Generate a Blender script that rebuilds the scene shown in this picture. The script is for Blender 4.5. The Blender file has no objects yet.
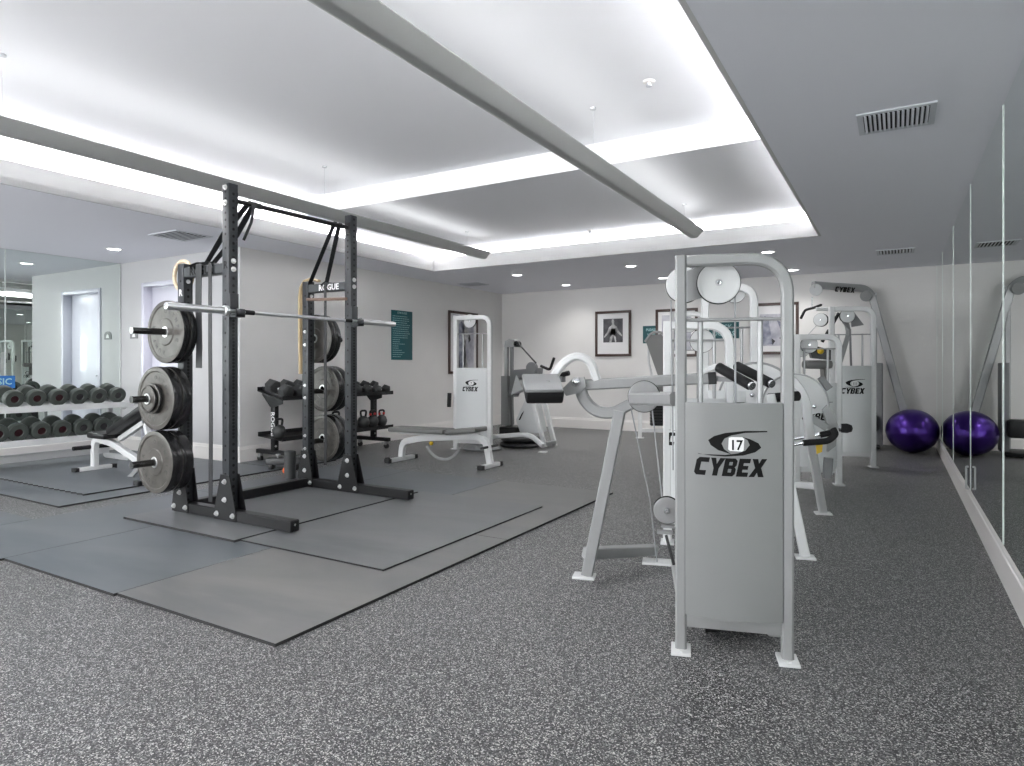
import bpy, bmesh, math, random
from mathutils import Vector, Matrix
S = bpy.context.scene
COL = S.collection
PI = math.pi

# ------------------------------------------------------------------ camera, light, exposure
CAMH, FPX, CX, HY, YAW = 1.15, 646.3, 519.16, 365.3, math.radians(30.236)
cd = bpy.data.cameras.new('camera'); cam = bpy.data.objects.new('camera', cd); COL.objects.link(cam)
cam.location = (0, 0, CAMH); cam.rotation_euler = (PI/2, 0, YAW)
cd.sensor_width = 36; cd.lens = FPX/1024*36
cd.shift_x = -(CX-512)/1024; cd.shift_y = (HY-383)/1024; cd.clip_start = .02
S.camera = cam
S.view_settings.view_transform = 'Standard'; S.view_settings.look = 'None'
S.view_settings.gamma = 1; S.view_settings.use_curve_mapping = False
S.view_settings.exposure = 1.35
w = bpy.data.worlds.new('world'); S.world = w; w.use_nodes = True
w.node_tree.nodes['Background'].inputs[0].default_value = (.8, .85, 1, 1)
w.node_tree.nodes['Background'].inputs[1].default_value = .3
COVE_W, PEND_W, DOWN_W, DOWN_E, WIN_FILL_W = 6.8, .20, 31.0, 5.0, 62.     # watts per metre, per metre, per downlight; last is fill per added window
LCOL = (1.0, .985, .965)

# room
XR, XL, XM, YB, YD, YF, H = .502, -6.669, -9.2, 10.77, 4.918, -2.6, 2.545
WX0, WX1, WY0, WY1, FZ = -5.919, -.72, -1.6, 7.636, 2.732

def area(name, loc, sx, sy, watts, rot, col=LCOL):
    l = bpy.data.lights.new(name, 'AREA'); l.shape = 'RECTANGLE'; l.size = sx; l.size_y = sy
    l.energy = watts; l.color = col
    o = bpy.data.objects.new(name, l); o.location = loc; o.rotation_euler = rot; COL.objects.link(o)
    return o
# cove strips: lie on the ledge behind the fascia, shining up and towards the well
LX, LY = WX1-WX0, WY1-WY0
cyw = (WY0+WY1)/2; cxw = (WX0+WX1)/2
area('cove_light', (WX0-.10, cyw, FZ-.015), .06, LY, COVE_W*LY, (0, PI-.75, 0))
area('cove_light', (WX1+.10, cyw, FZ-.015), .06, LY, COVE_W*LY, (0, PI+.75, 0))
area('cove_light', (cxw, WY1+.10, FZ-.015), LX, .06, COVE_W*LX, (PI-.75, 0, 0))
area('cove_light', (cxw, WY0-.10, FZ-.015), LX, .06, COVE_W*LX, (PI+.75, 0, 0))
PEND = [(-1.91,), (-4.665,)]
for (px_,) in PEND:
    area('pendant_uplight', (px_, 2.9, 2.60), .12, 8.3, PEND_W*8.3, (PI, 0, 0))

# ------------------------------------------------------------------ pixel helpers (a photo pixel met with a real plane)
_a = YAW
FV = Vector((-math.sin(_a), math.cos(_a), 0)); RV = Vector((math.cos(_a), math.sin(_a), 0))
def ray(px, py): return FV + (px-CX)/FPX*RV + Vector((0, 0, -(py-HY)/FPX))
def G(px, py, z=0.):
    d = ray(px, py); t = (z-CAMH)/d.z; return Vector((d.x*t, d.y*t, z))
def AY(px, py, y):
    d = ray(px, py); t = y/d.y; return Vector((d.x*t, y, CAMH+d.z*t))
def AX(px, py, x):
    d = ray(px, py); t = x/d.x; return Vector((x, d.y*t, CAMH+d.z*t))
def AD(px, py, Z):
    d = ray(px, py)*Z; return Vector((d.x, d.y, CAMH+d.z))

# ------------------------------------------------------------------ materials
def mat(name, col, rough=.5, metal=0., emit=None, es=1., coat=0., spec=.5):
    m = bpy.data.materials.new(name); m.use_nodes = True
    b = m.node_tree.nodes['Principled BSDF']
    b.inputs['Base Color'].default_value = (*col, 1); b.inputs['Roughness'].default_value = rough
    b.inputs['Metallic'].default_value = metal; b.inputs['Coat Weight'].default_value = coat
    b.inputs['Specular IOR Level'].default_value = spec
    if emit: b.inputs['Emission Color'].default_value = (*emit, 1); b.inputs['Emission Strength'].default_value = es
    return m
def nd(m, t, **k):
    n = m.node_tree.nodes.new(t)
    for a, v in k.items():
        if hasattr(n, a): setattr(n, a, v)
        else: n.inputs[a].default_value = v
    return n
def lk(m, a, b): m.node_tree.links.new(a, b)
def noisy(m, c1, c2, scale=3., detail=4., rough=None, dist=0., stretch=None, lo=.35, hi=.65):
    b = m.node_tree.nodes['Principled BSDF']
    tc = nd(m, 'ShaderNodeTexCoord'); n = nd(m, 'ShaderNodeTexNoise', Scale=scale, Detail=detail, Distortion=dist)
    src = tc.outputs['Object']
    if stretch:
        mp = nd(m, 'ShaderNodeMapping'); mp.inputs['Scale'].default_value = stretch; lk(m, src, mp.inputs[0]); src = mp.outputs[0]
    lk(m, src, n.inputs['Vector'])
    r = nd(m, 'ShaderNodeValToRGB'); r.color_ramp.elements[0].position = lo; r.color_ramp.elements[1].position = hi
    r.color_ramp.elements[0].color = (*c1, 1); r.color_ramp.elements[1].color = (*c2, 1)
    lk(m, n.outputs['Fac'], r.inputs[0]); lk(m, r.outputs[0], b.inputs['Base Color'])
    if rough:
        q = nd(m, 'ShaderNodeMapRange'); q.inputs['To Min'].default_value = rough[0]; q.inputs['To Max'].default_value = rough[1]
        lk(m, n.outputs['Fac'], q.inputs[0]); lk(m, q.outputs[0], b.inputs['Roughness'])
    return m
M = {}
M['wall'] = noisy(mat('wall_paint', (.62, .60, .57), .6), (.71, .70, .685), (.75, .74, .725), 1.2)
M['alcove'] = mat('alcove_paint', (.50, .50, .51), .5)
M['ceil'] = mat('ceiling_paint', (.84, .845, .90), .8)
M['well'] = mat('well_paint', (.86, .865, .885), .8)
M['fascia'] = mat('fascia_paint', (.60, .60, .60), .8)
M['trim'] = mat('white_trim', (.78, .76, .74), .35)
M['door'] = mat('door_paint', (.60, .60, .68), .25, coat=.3)
M['mirror'] = mat('mirror_glass', (.80, .86, .83), .0, 1.)
M['mirror_edge'] = mat('mirror_edge', (.80, .86, .83), .35)
M['white'] = mat('white_powder_coat', (.62, .63, .63), .35)
M['silver'] = mat('silver_powder_coat', (.29, .295, .295), .38, .2)
M['panelgrey'] = mat('shroud_plastic', (.20, .205, .205), .42)
M['panelwhite'] = mat('white_shroud', (.58, .60, .60), .42)
M['black'] = mat('black_powder_coat', (.010, .010, .011), .38, spec=.35)
M['rack'] = noisy(mat('rack_steel', (.03, .033, .036), .4, .1, spec=.35), (.026, .029, .033), (.040, .043, .047), 8)
M['hole'] = mat('hole_black', (.004, .004, .004), .9)
M['bolt'] = mat('zinc_bolt', (.62, .62, .62), .3, .8)
M['chrome'] = mat('chrome', (.75, .76, .78), .16, 1.)
M['bar'] = mat('bar_steel', (.62, .63, .64), .28, .9)
M['rubber'] = mat('black_rubber', (.012, .012, .013), .5)
M['rod'] = mat('guide_rod_steel', (.36, .365, .37), .35, .3)
M['peg'] = mat('dark_steel_peg', (.12, .12, .12), .22, 1.)
M['plateface'] = noisy(mat('plate_face', (.10, .095, .088), .42, .1), (.048, .044, .038), (.082, .076, .068), 12)
M['platerim'] = mat('plate_rim', (.014, .014, .015), .25)
M['letter'] = mat('plate_lettering', (.035, .033, .03), .5)
M['hex'] = mat('hex_rubber', (.045, .047, .048), .45)
M['urethane'] = mat('urethane_head', (.055, .065, .058), .4)
M['endcap'] = mat('head_insert', (.02, .018, .02), .3)
M['redcap'] = mat('red_insert', (.022, .002, .004), .3)
M['vinyl'] = mat('black_vinyl', (.012, .012, .013), .4, spec=.35)
M['greyvinyl'] = mat('grey_vinyl', (.16, .16, .155), .45)
M['lightvinyl'] = mat('light_grey_vinyl', (.30, .30, .295), .4)
M['foam'] = mat('black_foam', (.011, .011, .012), .6, spec=.3)
M['band'] = mat('band_rubber', (.022, .023, .025), .45, spec=.3)
M['tan'] = mat('tan_latex', (.50, .38, .22), .5)
M['wood'] = noisy(mat('pale_wood', (.62, .50, .34), .4), (.56, .43, .28), (.68, .57, .42), 20, stretch=(1, 1, 6))
M['brown'] = mat('brown_stick', (.17, .11, .08), .5)
M['ink'] = mat('black_ink', (.006, .006, .006), .6, spec=.15)
M['paper'] = mat('white_paper', (.78, .78, .78), .6)
M['teal'] = mat('teal_board', (.004, .10, .115), .5)
M['darkteal'] = mat('dark_teal_board', (.01, .085, .095), .5)
M['tealtext'] = mat('pale_lettering', (.32, .52, .53), .6)
M['blue'] = mat('blue_board', (.01, .13, .40), .5)
M['frame'] = mat('dark_wood_frame', (.05, .024, .018), .35)
M['yellow'] = mat('yellow_plastic', (.72, .48, .02), .4)
M['red'] = mat('red_paint', (.45, .02, .02), .4)
M['orange'] = mat('orange_rubber', (.8, .16, .05), .5)
M['beam'] = mat('pendant_metal', (.42, .43, .42), .42, .35)
M['vent'] = mat('vent_paint', (.62, .64, .68), .5)
M['dark'] = mat('dark_void', (.02, .022, .025), .9)
M['lamp'] = mat('lamp_glow', (1, 1, 1), .5, emit=(.95, .97, 1), es=DOWN_E)
M['strip'] = mat('strip_glow', (1, 1, 1), .5, emit=(.95, .97, 1), es=.8)
M['ball'] = mat('purple_vinyl', (.05, .015, .21), .29, .85, coat=.25)
M['cable'] = mat('cable_sheath', (.30, .31, .32), .4)
M['wire'] = mat('thin_wire', (.55, .56, .58), .4)
M['midgrey'] = mat('mid_grey_plastic', (.17, .175, .18), .45)  # even mid grey of plastic parts

# floor: dark rubber with pale flecks
m = mat('fleck_rubber', (.06, .06, .06), .40, spec=.26); M['floor'] = m
b = m.node_tree.nodes['Principled BSDF']
tc = nd(m, 'ShaderNodeTexCoord')
v = nd(m, 'ShaderNodeTexVoronoi', Scale=270.); v.inputs['Randomness'].default_value = 1
nz = nd(m, 'ShaderNodeTexNoise', Scale=60., Detail=2.)
mx = nd(m, 'ShaderNodeVectorMath', operation='ADD'); sc_ = nd(m, 'ShaderNodeVectorMath', operation='SCALE'); sc_.inputs['Scale'].default_value = .012
lk(m, tc.outputs['Object'], nz.inputs['Vector']); lk(m, nz.outputs['Color'], sc_.inputs[0])
lk(m, tc.outputs['Object'], mx.inputs[0]); lk(m, sc_.outputs[0], mx.inputs[1]); lk(m, mx.outputs[0], v.inputs['Vector'])
sep = nd(m, 'ShaderNodeSeparateColor'); lk(m, v.outputs['Color'], sep.inputs[0])
r1 = nd(m, 'ShaderNodeValToRGB'); cr = r1.color_ramp; cr.interpolation = 'CONSTANT'
cr.elements[0].position = 0; cr.elements[0].color = (.022, .023, .024, 1)
cr.elements[1].position = .38; cr.elements[1].color = (.055, .056, .058, 1)
for p_, c_ in ((.60, (.12, .122, .125, 1)), (.77, (.25, .25, .25, 1)), (.89, (.52, .51, .49, 1))):
    e = cr.elements.new(p_); e.color = c_
lk(m, sep.outputs[0], r1.inputs[0]); lk(m, r1.outputs[0], b.inputs['Base Color'])
bp = nd(m, 'ShaderNodeBump', Strength=.15, Distance=.002); lk(m, sep.outputs[1], bp.inputs['Height']); lk(m, bp.outputs[0], b.inputs['Normal'])

def mat_mat(name, c1, c2):
    m = mat(name, c1, .4); noisy(m, c1, c2, 1.3, 5, rough=(.34, .5), dist=1.2, stretch=(.6, 1.6, 1), lo=.35, hi=.68); return m
M['mat'] = mat_mat('mat_rubber', (.105, .107, .109), (.168, .164, .158))
M['mat2'] = mat_mat('mat_rubber_blue', (.074, .086, .098), (.125, .135, .145))
M['mat_side_shade'] = mat('mat_edge_shade', (.03, .03, .03), .7, spec=.2)  # shade on the mat sides, put into a dark colour
M['mattop'] = mat_mat('top_mat_rubber', (.092, .097, .102), (.152, .154, .158))

# ------------------------------------------------------------------ mesh helpers
def BM(): return bmesh.new()
def V3(p): return Vector(p)
def box(bm, lo, hi, mi=0, bev=0., mtx=None):
    lo, hi = V3(lo), V3(hi)
    r = bmesh.ops.create_cube(bm, size=1.)
    vs = r['verts']; c = (lo+hi)/2; s = hi-lo
    for v_ in vs: v_.co = Vector((v_.co.x*s.x+c.x, v_.co.y*s.y+c.y, v_.co.z*s.z+c.z))
    if bev > 0:
        es = list({e for v_ in vs for e in v_.link_edges})
        fs0 = set(bm.faces)
        r = bmesh.ops.bevel(bm, geom=es, offset=bev, segments=2, affect='EDGES', profile=.5)
        vs = list({v_ for f in r['faces'] for v_ in f.verts} | {v_ for v_ in vs if v_.is_valid})
    fs = {f for v_ in vs for f in v_.link_faces}
    for f in fs: f.material_index = mi
    if mtx is not None:
        for v_ in vs: v_.co = mtx @ v_.co
    return vs
def obox(bm, c, dims, ax, up=(0, 0, 1), mi=0, bev=0.):
    """box centred at c, dims along (ax, side, up-ish)"""
    ax = V3(ax).normalized(); u = V3(up); u = (u-ax*u.dot(ax)).normalized(); s = u.cross(ax)
    mt = Matrix.Translation(V3(c)) @ Matrix((ax, s, u)).transposed().to_4x4()
    d = V3(dims)/2
    return box(bm, -d, d, mi, bev, mt)
def prof_circ(r, n=12): return [(r*math.cos(2*PI*i/n), r*math.sin(2*PI*i/n)) for i in range(n)]
def prof_rect(a, b_, r=.006):
    out = []
    for sx, sy, a0 in ((1, 1, 0), (-1, 1, 90), (-1, -1, 180), (1, -1, 270)):
        for k in (0, 90):
            t = math.radians(a0+k); out.append((sx*(a/2-r)+r*math.cos(t), sy*(b_/2-r)+r*math.sin(t)))
    return out
def sweep(bm, pts, prof, nrm=(0, 1, 0), closed=False, mi=0, smooth=True):
    """sweep a 2-D profile (u along nrm, v along tangent x nrm) along pts"""
    pts = [V3(p) for p in pts]; n = len(pts); nrm = V3(nrm).normalized(); rings = []
    for i, p in enumerate(pts):
        if closed: a, c = pts[i-1], pts[(i+1) % n]
        else: a, c = pts[max(i-1, 0)], pts[min(i+1, n-1)]
        d1 = (p-a).normalized() if (p-a).length > 1e-9 else (c-p).normalized()
        d2 = (c-p).normalized() if (c-p).length > 1e-9 else d1
        t = (d1+d2)
        t = t.normalized() if t.length > 1e-6 else d1
        k = 1/max(.5, t.dot(d1))
        q = nrm-t*nrm.dot(t)
        if q.length < 1e-4: q = t.orthogonal()
        q.normalize(); s = t.cross(q)
        # in-plane miter widening
        rings.append([bm.verts.new(p+q*u+s*v_*k) for u, v_ in prof])
    m_ = len(prof); fs = []
    for i in range(n if closed else n-1):
        A, B = rings[i], rings[(i+1) % n]
        for j in range(m_):
            f = bm.faces.new((A[j], A[(j+1) % m_], B[(j+1) % m_], B[j])); f.material_index = mi; f.smooth = smooth; fs.append(f)
    if not closed:
        for rg in (rings[0], rings[-1]):
            f = bm.faces.new(rg); f.material_index = mi; fs.append(f)
    bmesh.ops.recalc_face_normals(bm, faces=fs)
def tube(bm, pts, r, mi=0, n=10, closed=False, nrm=None):
    pts = [V3(p) for p in pts]
    if nrm is None:
        d = (pts[-1]-pts[0]); d = d.normalized() if d.length > 1e-6 else Vector((1, 0, 0))
        nrm = Vector((0, 0, 1)) if abs(d.z) < .8 else Vector((1, 0, 0))
        if len(pts) > 2:
            c = (pts[1]-pts[0]).cross(pts[-1]-pts[0])
            if c.length > 1e-5: nrm = c
    sweep(bm, pts, prof_circ(r, n), nrm, closed, mi)
def rtube(bm, pts, a, b_, nrm, mi=0, r=.006): sweep(bm, pts, prof_rect(a, b_, r), nrm, False, mi)
def cyl(bm, p, q, r, r2=None, n=24, mi=0, mi_cap=None):
    p, q = V3(p), V3(q); d = (q-p).normalized(); o = d.orthogonal().normalized(); s = d.cross(o)
    r2 = r if r2 is None else r2
    A = [bm.verts.new(p+(o*math.cos(2*PI*i/n)+s*math.sin(2*PI*i/n))*r) for i in range(n)]
    B = [bm.verts.new(q+(o*math.cos(2*PI*i/n)+s*math.sin(2*PI*i/n))*r2) for i in range(n)]
    fs = []
    for i in range(n):
        f = bm.faces.new((A[i], A[(i+1) % n], B[(i+1) % n], B[i])); f.smooth = n > 8; f.material_index = mi; fs.append(f)
    for rg in (A, B):
        f = bm.faces.new(rg); f.material_index = mi if mi_cap is None else mi_cap; fs.append(f)
    bmesh.ops.recalc_face_normals(bm, faces=fs)
def lathe(bm, o, ax, prof, n=32, mi=0, mis=None, smooth=True):
    """prof: (r, h) pairs along axis ax from o; mis gives a material per segment"""
    o = V3(o); ax = V3(ax).normalized(); u = ax.orthogonal().normalized(); s = ax.cross(u)
    rings = []
    for r, h in prof:
        c = o+ax*h
        if r < 1e-6: rings.append([bm.verts.new(c)])
        else: rings.append([bm.verts.new(c+(u*math.cos(2*PI*i/n)+s*math.sin(2*PI*i/n))*r) for i in range(n)])
    fs = []
    for k in range(len(rings)-1):
        A, B = rings[k], rings[k+1]
        for i in range(n):
            j = (i+1) % n
            vs = [A[0] if len(A) == 1 else A[i], A[0] if len(A) == 1 else A[j], B[0] if len(B) == 1 else B[j], B[0] if len(B) == 1 else B[i]]
            uq = []
            for x in vs:
                if x not in uq: uq.append(x)
            if len(uq) < 3: continue
            f = bm.faces.new(uq); f.smooth = smooth and len(uq) == 4; f.material_index = mis[k] if mis else mi; fs.append(f)
    bmesh.ops.recalc_face_normals(bm, faces=fs)
def prism(bm, poly, dvec, mi=0):
    """poly: 3-D points of a flat outline; extruded by dvec"""
    poly = [V3(p) for p in poly]; d = V3(dvec)
    A = [bm.verts.new(p) for p in poly]; B = [bm.verts.new(p+d) for p in poly]; n = len(A)
    fs = [bm.faces.new(A), bm.faces.new(B)]
    for i in range(n): fs.append(bm.faces.new((A[i], A[(i+1) % n], B[(i+1) % n], B[i])))
    for f in fs: f.material_index = mi
    bmesh.ops.recalc_face_normals(bm, faces=fs)
def fillet(pts, r, seg=6):
    pts = [V3(p) for p in pts]; out = [pts[0]]
    for i in range(1, len(pts)-1):
        rr = r[i-1] if isinstance(r, (list, tuple)) else r
        p, a, c = pts[i], pts[i-1], pts[i+1]; d1 = (a-p); d2 = (c-p)
        if rr <= 0: out.append(p); continue
        l = min(rr, d1.length*.49, d2.length*.49); d1.normalize(); d2.normalize()
        A, B = p+d1*l, p+d2*l
        for k in range(seg+1):
            t = k/seg; out.append(A*(1-t)**2+p*2*t*(1-t)+B*t*t)
    out.append(pts[-1]); return out

def put(name, bm, mats, parent=None, loc=None):
    """link a bmesh given in world coordinates as one mesh object"""
    if not isinstance(mats, (list, tuple)): mats = [mats]
    bpy.context.view_layer.update() if False else None
    me = bpy.data.meshes.new(name)
    if parent is not None: inv = wm(parent).inverted()
    else:
        if loc is None:
            xs = [v_.co for v_ in bm.verts]
            loc = Vector(((min(c.x for c in xs)+max(c.x for c in xs))/2, (min(c.y for c in xs)+max(c.y for c in xs))/2, min(c.z for c in xs)))
        inv = Matrix.Translation(-V3(loc))
    bm.transform(inv); bm.to_mesh(me); bm.free(); me.set_sharp_from_angle(angle=math.radians(40))
    for mm in mats: me.materials.append(M[mm] if isinstance(mm, str) else mm)
    o = bpy.data.objects.new(name, me); COL.objects.link(o)
    if parent is not None: o.parent = parent
    else: o.location = loc
    return o
def wm(o):
    mt = Matrix.Translation(o.location) @ o.rotation_euler.to_matrix().to_4x4()
    return wm(o.parent) @ mt if o.parent else mt
def tag(o, label, cat, group=None, kind=None):
    o['label'] = label; o['category'] = cat
    if group: o['group'] = group
    if kind: o['kind'] = kind
    return o
def thing(name, label, cat, loc=(0, 0, 0), rz=0., group=None):
    o = bpy.data.objects.new(name, None); o.location = loc; o.rotation_euler = (0, 0, rz); o.empty_display_size = .1
    COL.objects.link(o); return tag(o, label, cat, group)
def struct(name, bm, mats, parent=None, label=None):
    o = put(name, bm, mats, parent, None if parent else Vector((0, 0, 0)))
    if parent is None: o['kind'] = 'structure'
    if label: o['label'] = label
    return o
def dup(root, loc, rz=0., label=None, group=None):
    r = root.copy(); COL.objects.link(r); r.location = loc; r.rotation_euler = (0, 0, rz)
    if label: r['label'] = label
    if group: r['group'] = group
    for ch in root.children:
        c = ch.copy(); COL.objects.link(c); c.parent = r
        for g in ch.children:
            d = g.copy(); COL.objects.link(d); d.parent = c
    return r
def text_bm(txt, size, org, xdir, updir, thick=.001, bold=0., shear=0., align='CENTER', squeeze=1.):
    """flat lettering as a mesh; org = baseline centre, faces xdir x updir"""
    cu = bpy.data.curves.new('lettering', 'FONT'); cu.body = txt; cu.size = size; cu.align_x = align
    cu.offset = bold; cu.extrude = thick/2; cu.shear = shear; cu.resolution_u = 2
    o = bpy.data.objects.new('lettering', cu); COL.objects.link(o)
    dg = bpy.context.evaluated_depsgraph_get(); me = bpy.data.meshes.new_from_object(o.evaluated_get(dg))
    bm = BM(); bm.from_mesh(me); bpy.data.objects.remove(o); bpy.data.curves.remove(cu); bpy.data.meshes.remove(me)
    x = V3(xdir).normalized(); u = V3(updir).normalized(); n = x.cross(u)
    mt = Matrix.Translation(V3(org)) @ Matrix((x, u, n)).transposed().to_4x4() @ Matrix.Diagonal((squeeze, 1, 1, 1))
    bm.transform(mt); return bm
def merge(bm, other):
    me = bpy.data.meshes.new('tmp'); other.to_mesh(me); other.free(); bm.from_mesh(me); bpy.data.meshes.remove(me)

# ------------------------------------------------------------------ room shell
T = .12
bm = BM(); box(bm, (XM-T, YF-T, -.1), (XR+T, YB+T, 0)); struct('floor', bm, 'floor')
bm = BM(); box(bm, (XL-.0, YB, 0), (XR+T, YB+T, 3.2)); struct('wall_back', bm, 'wall')
bm = BM(); box(bm, (XL-T, YD+.0001, 0), (XL, YB+T, 3.2)); struct('wall_left', bm, 'wall')
bm = BM(); box(bm, (XR, YF-T, 0), (XR+T, YB, 3.2)); struct('wall_right', bm, 'wall')
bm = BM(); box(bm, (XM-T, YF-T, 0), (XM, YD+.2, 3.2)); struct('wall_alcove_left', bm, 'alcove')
# front wall, behind the camera, with made-up windows added to light the room
WNX = [(-8.6, -6.6), (-6.1, -4.1), (-3.6, -1.6)]
bm = BM(); box(bm, (XM, YF-T, 0), (XR, YF, .9)); box(bm, (XM, YF-T, 2.3), (XR, YF, 3.2))
ed = [XM]+[v_ for ab in WNX for v_ in ab]+[XR]
for i in range(0, len(ed), 2): box(bm, (ed[i], YF-T, .9), (ed[i+1], YF, 2.3))
struct('wall_front', bm, 'wall')
for i, (a, b_) in enumerate(WNX):
    bm = BM()
    for lo, hi in (((a, YF-.09, .9), (a+.05, YF-.04, 2.3)), ((b_-.05, YF-.09, .9), (b_, YF-.04, 2.3)), ((a, YF-.09, .9), (b_, YF-.04, .95)), ((a, YF-.09, 2.25), (b_, YF-.04, 2.3)), (((a+b_)/2-.02, YF-.09, .9), ((a+b_)/2+.02, YF-.04, 2.3))): box(bm, lo, hi)
    struct('added_window_%d' % (i+1), bm, 'trim')
    area('added_window_fill', ((a+b_)/2, YF-T-.05, 1.6), 1.95, 1.38, WIN_FILL_W, (PI/2, 0, 0), (.98, .985, 1))  # fill lamp behind each added window, to brighten the soffit
# wall with the door
DX0, DX1, DZ = -8.63, -7.66, 2.19
bm = BM()
box(bm, (XM, YD, 0), (DX0-.055, YD+.18, 3.2)); box(bm, (DX1+.055, YD, 0), (XL-T, YD+.18, 3.2)); box(bm, (DX0-.055, YD, DZ+.055), (DX1+.055, YD+.18, 3.2)); box(bm, (DX0-.055, YD+.146, 0), (DX1+.055, YD+.18, DZ+.055))
box(bm, (XL-T, YD, 0), (XL, YD+.0001, 3.2))
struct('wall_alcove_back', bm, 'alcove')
bm = BM(); box(bm, (DX0-.05, YD+.101, .01), (DX1+.05, YD+.145, DZ+.05))
d1 = struct('door_1', bm, 'door', label='pale lilac flush door in a white frame')
bm = BM()
F_ = .055
for lo, hi in (((DX0-F_, YD-.02, 0), (DX0, YD+.10, DZ+F_)), ((DX1, YD-.02, 0), (DX1+F_, YD+.10, DZ+F_)), ((DX0, YD-.02, DZ), (DX1, YD+.10, DZ+F_))):
    box(bm, lo, hi, 0, .004)
put('door_frame', bm, 'door', d1)
bm = BM(); cyl(bm, (DX0+.07, YD+.10, 1.0), (DX0+.07, YD+.05, 1.0), .012); cyl(bm, (DX0+.07, YD+.055, 1.0), (DX0+.19, YD+.055, 1.0), .009)
cyl(bm, (DX0+.07, YD+.10, 1.0), (DX0+.07, YD+.092, 1.0), .027)
put('door_handle', bm, 'chrome', d1)
# baseboards with a moulded top
def bboard(name, p, q, n_):
    p, q, n_ = V3(p), V3(q), V3(n_)
    bm = BM(); up = Vector((0, 0, 1))
    pr = [(0, 0), (.018, 0), (.018, .155), (.012, .162), (.012, .178), (.006, .19), (0, .19)]
    A = [bm.verts.new(p+n_*a+up*b_) for a, b_ in pr]; B = [bm.verts.new(q+n_*a+up*b_) for a, b_ in pr]
    k = len(pr); fs = [bm.faces.new(A), bm.faces.new(B)]
    for i in range(k): fs.append(bm.faces.new((A[i], A[(i+1) % k], B[(i+1) % k], B[i])))
    bmesh.ops.recalc_face_normals(bm, faces=fs)
    struct(name, bm, 'trim')
bboard('baseboard_right', (XR, YF, 0), (XR, YB, 0), (-1, 0, 0))
bboard('baseboard_back', (XL+.018, YB, 0), (XR-.018, YB, 0), (0, -1, 0))
bboard('baseboard_left', (XL, YD-.018, 0), (XL, YB, 0), (1, 0, 0))
bboard('baseboard_alcove_back', (DX1+F_, YD, 0), (XL, YD, 0), (0, -1, 0))
bboard('baseboard_alcove_left', (XM, YF, 0), (XM, YD, 0), (1, 0, 0))
bboard('baseboard_alcove_corner', (XM+.018, YD, 0), (DX0-F_, YD, 0), (0, -1, 0))
# mirrors
def mirror_wall(x, nx, ys, z0, z1, lab):
    for i in range(len(ys)-1):
        bm = BM(); t = .006
        lo, hi = sorted((x, x+nx*t)); box(bm, (lo, ys[i]+.004, z0), (hi, ys[i+1]-.004, z1))
        o = put('wall_mirror', bm, ['mirror'])
        tag(o, lab[i], 'mirror', 'mirror panels on the right wall' if nx < 0 else 'mirror panels of the left alcove')
        for yy in (ys[i]+.004, ys[i+1]-.004):
            bm = BM(); box(bm, (x+nx*.0065, yy-.0015, z0), (x+nx*.0095, yy+.0015, z1)); put('panel_edge', bm, 'mirror_edge', o)
ysr = [YF+.02, -.93, .81, 2.55, 4.286, 6.039, 7.769, 9.51, YB-.02]
mirror_wall(XR, -1, ysr, .192, H-.004, [
    'tall mirror panel on right wall, far behind the camera', 'tall mirror panel on right wall, just behind the camera', 'tall mirror panel on right wall, just beside the camera',
    'tall mirror panel at the right edge of the photo, nearest one in view', 'tall mirror panel on right wall, second nearest of those in view',
    'tall mirror panel on right wall, third from the right edge of photo', 'tall mirror panel on right wall showing the purple ball reflected',
    'last tall mirror panel on right wall, touching the back wall'])
ysl = [YF+.02, .10, 1.84, 3.58, YD-.01]
mirror_wall(XM, 1, ysl, .192, H-.004, ['alcove mirror panel, far out of the left edge', 'alcove mirror panel out of the left edge of the view',
    'alcove mirror panel cut by the left edge of the photo', 'large alcove mirror panel reflecting the door behind the round dumbbells'])

# ceiling: lowered soffit round a raised, cove-lit well
bm = BM(); LE = .34
ZT = 2.60
def ring(bm, x0, x1, y0, y1, X0, X1, Y0, Y1, za, zb):
    box(bm, (X0, Y0, za), (x0, Y1, zb)); box(bm, (x1, Y0, za), (X1, Y1, zb)); box(bm, (x0, Y0, za), (x1, y0, zb)); box(bm, (x0, y1, za), (x1, Y1, zb))
ring(bm, WX0, WX1, WY0, WY1, XM-T, XR+T, YF-T, YB+T, H, ZT)
struct('ceiling', bm, 'ceil')
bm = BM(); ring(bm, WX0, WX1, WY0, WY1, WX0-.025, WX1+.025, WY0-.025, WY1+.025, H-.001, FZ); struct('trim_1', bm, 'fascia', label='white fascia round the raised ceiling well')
bm = BM()
ring(bm, WX0-LE, WX1+LE, WY0-LE, WY1+LE, WX0-LE-.05, WX1+LE+.05, WY0-LE-.05, WY1+LE+.05, ZT, 3.12)
box(bm, (WX0-LE, WY0-LE, 3.03), (WX1+LE, 5.06, 3.12)); box(bm, (WX0-LE, 5.06, 2.835), (WX1+LE, WY1+LE, 3.12))
struct('ceiling_well', bm, 'well')

# cove light strips (the lamps themselves)
for nm, lo, hi in (('left', (WX0-.14, WY0, ZT), (WX0-.10, WY1, ZT+.03)), ('right', (WX1+.10, WY0, ZT), (WX1+.14, WY1, ZT+.03)),
                   ('far', (WX0, WY1+.10, ZT), (WX1, WY1+.14, ZT+.03)), ('near', (WX0, WY0-.14, ZT), (WX1, WY0-.10, ZT+.03))):
    bm = BM(); box(bm, lo, hi); tag(put('cove_strip_light', bm, 'strip'), 'slim light strip hidden on the %s ledge of the ceiling well' % nm, 'light strip')

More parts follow.
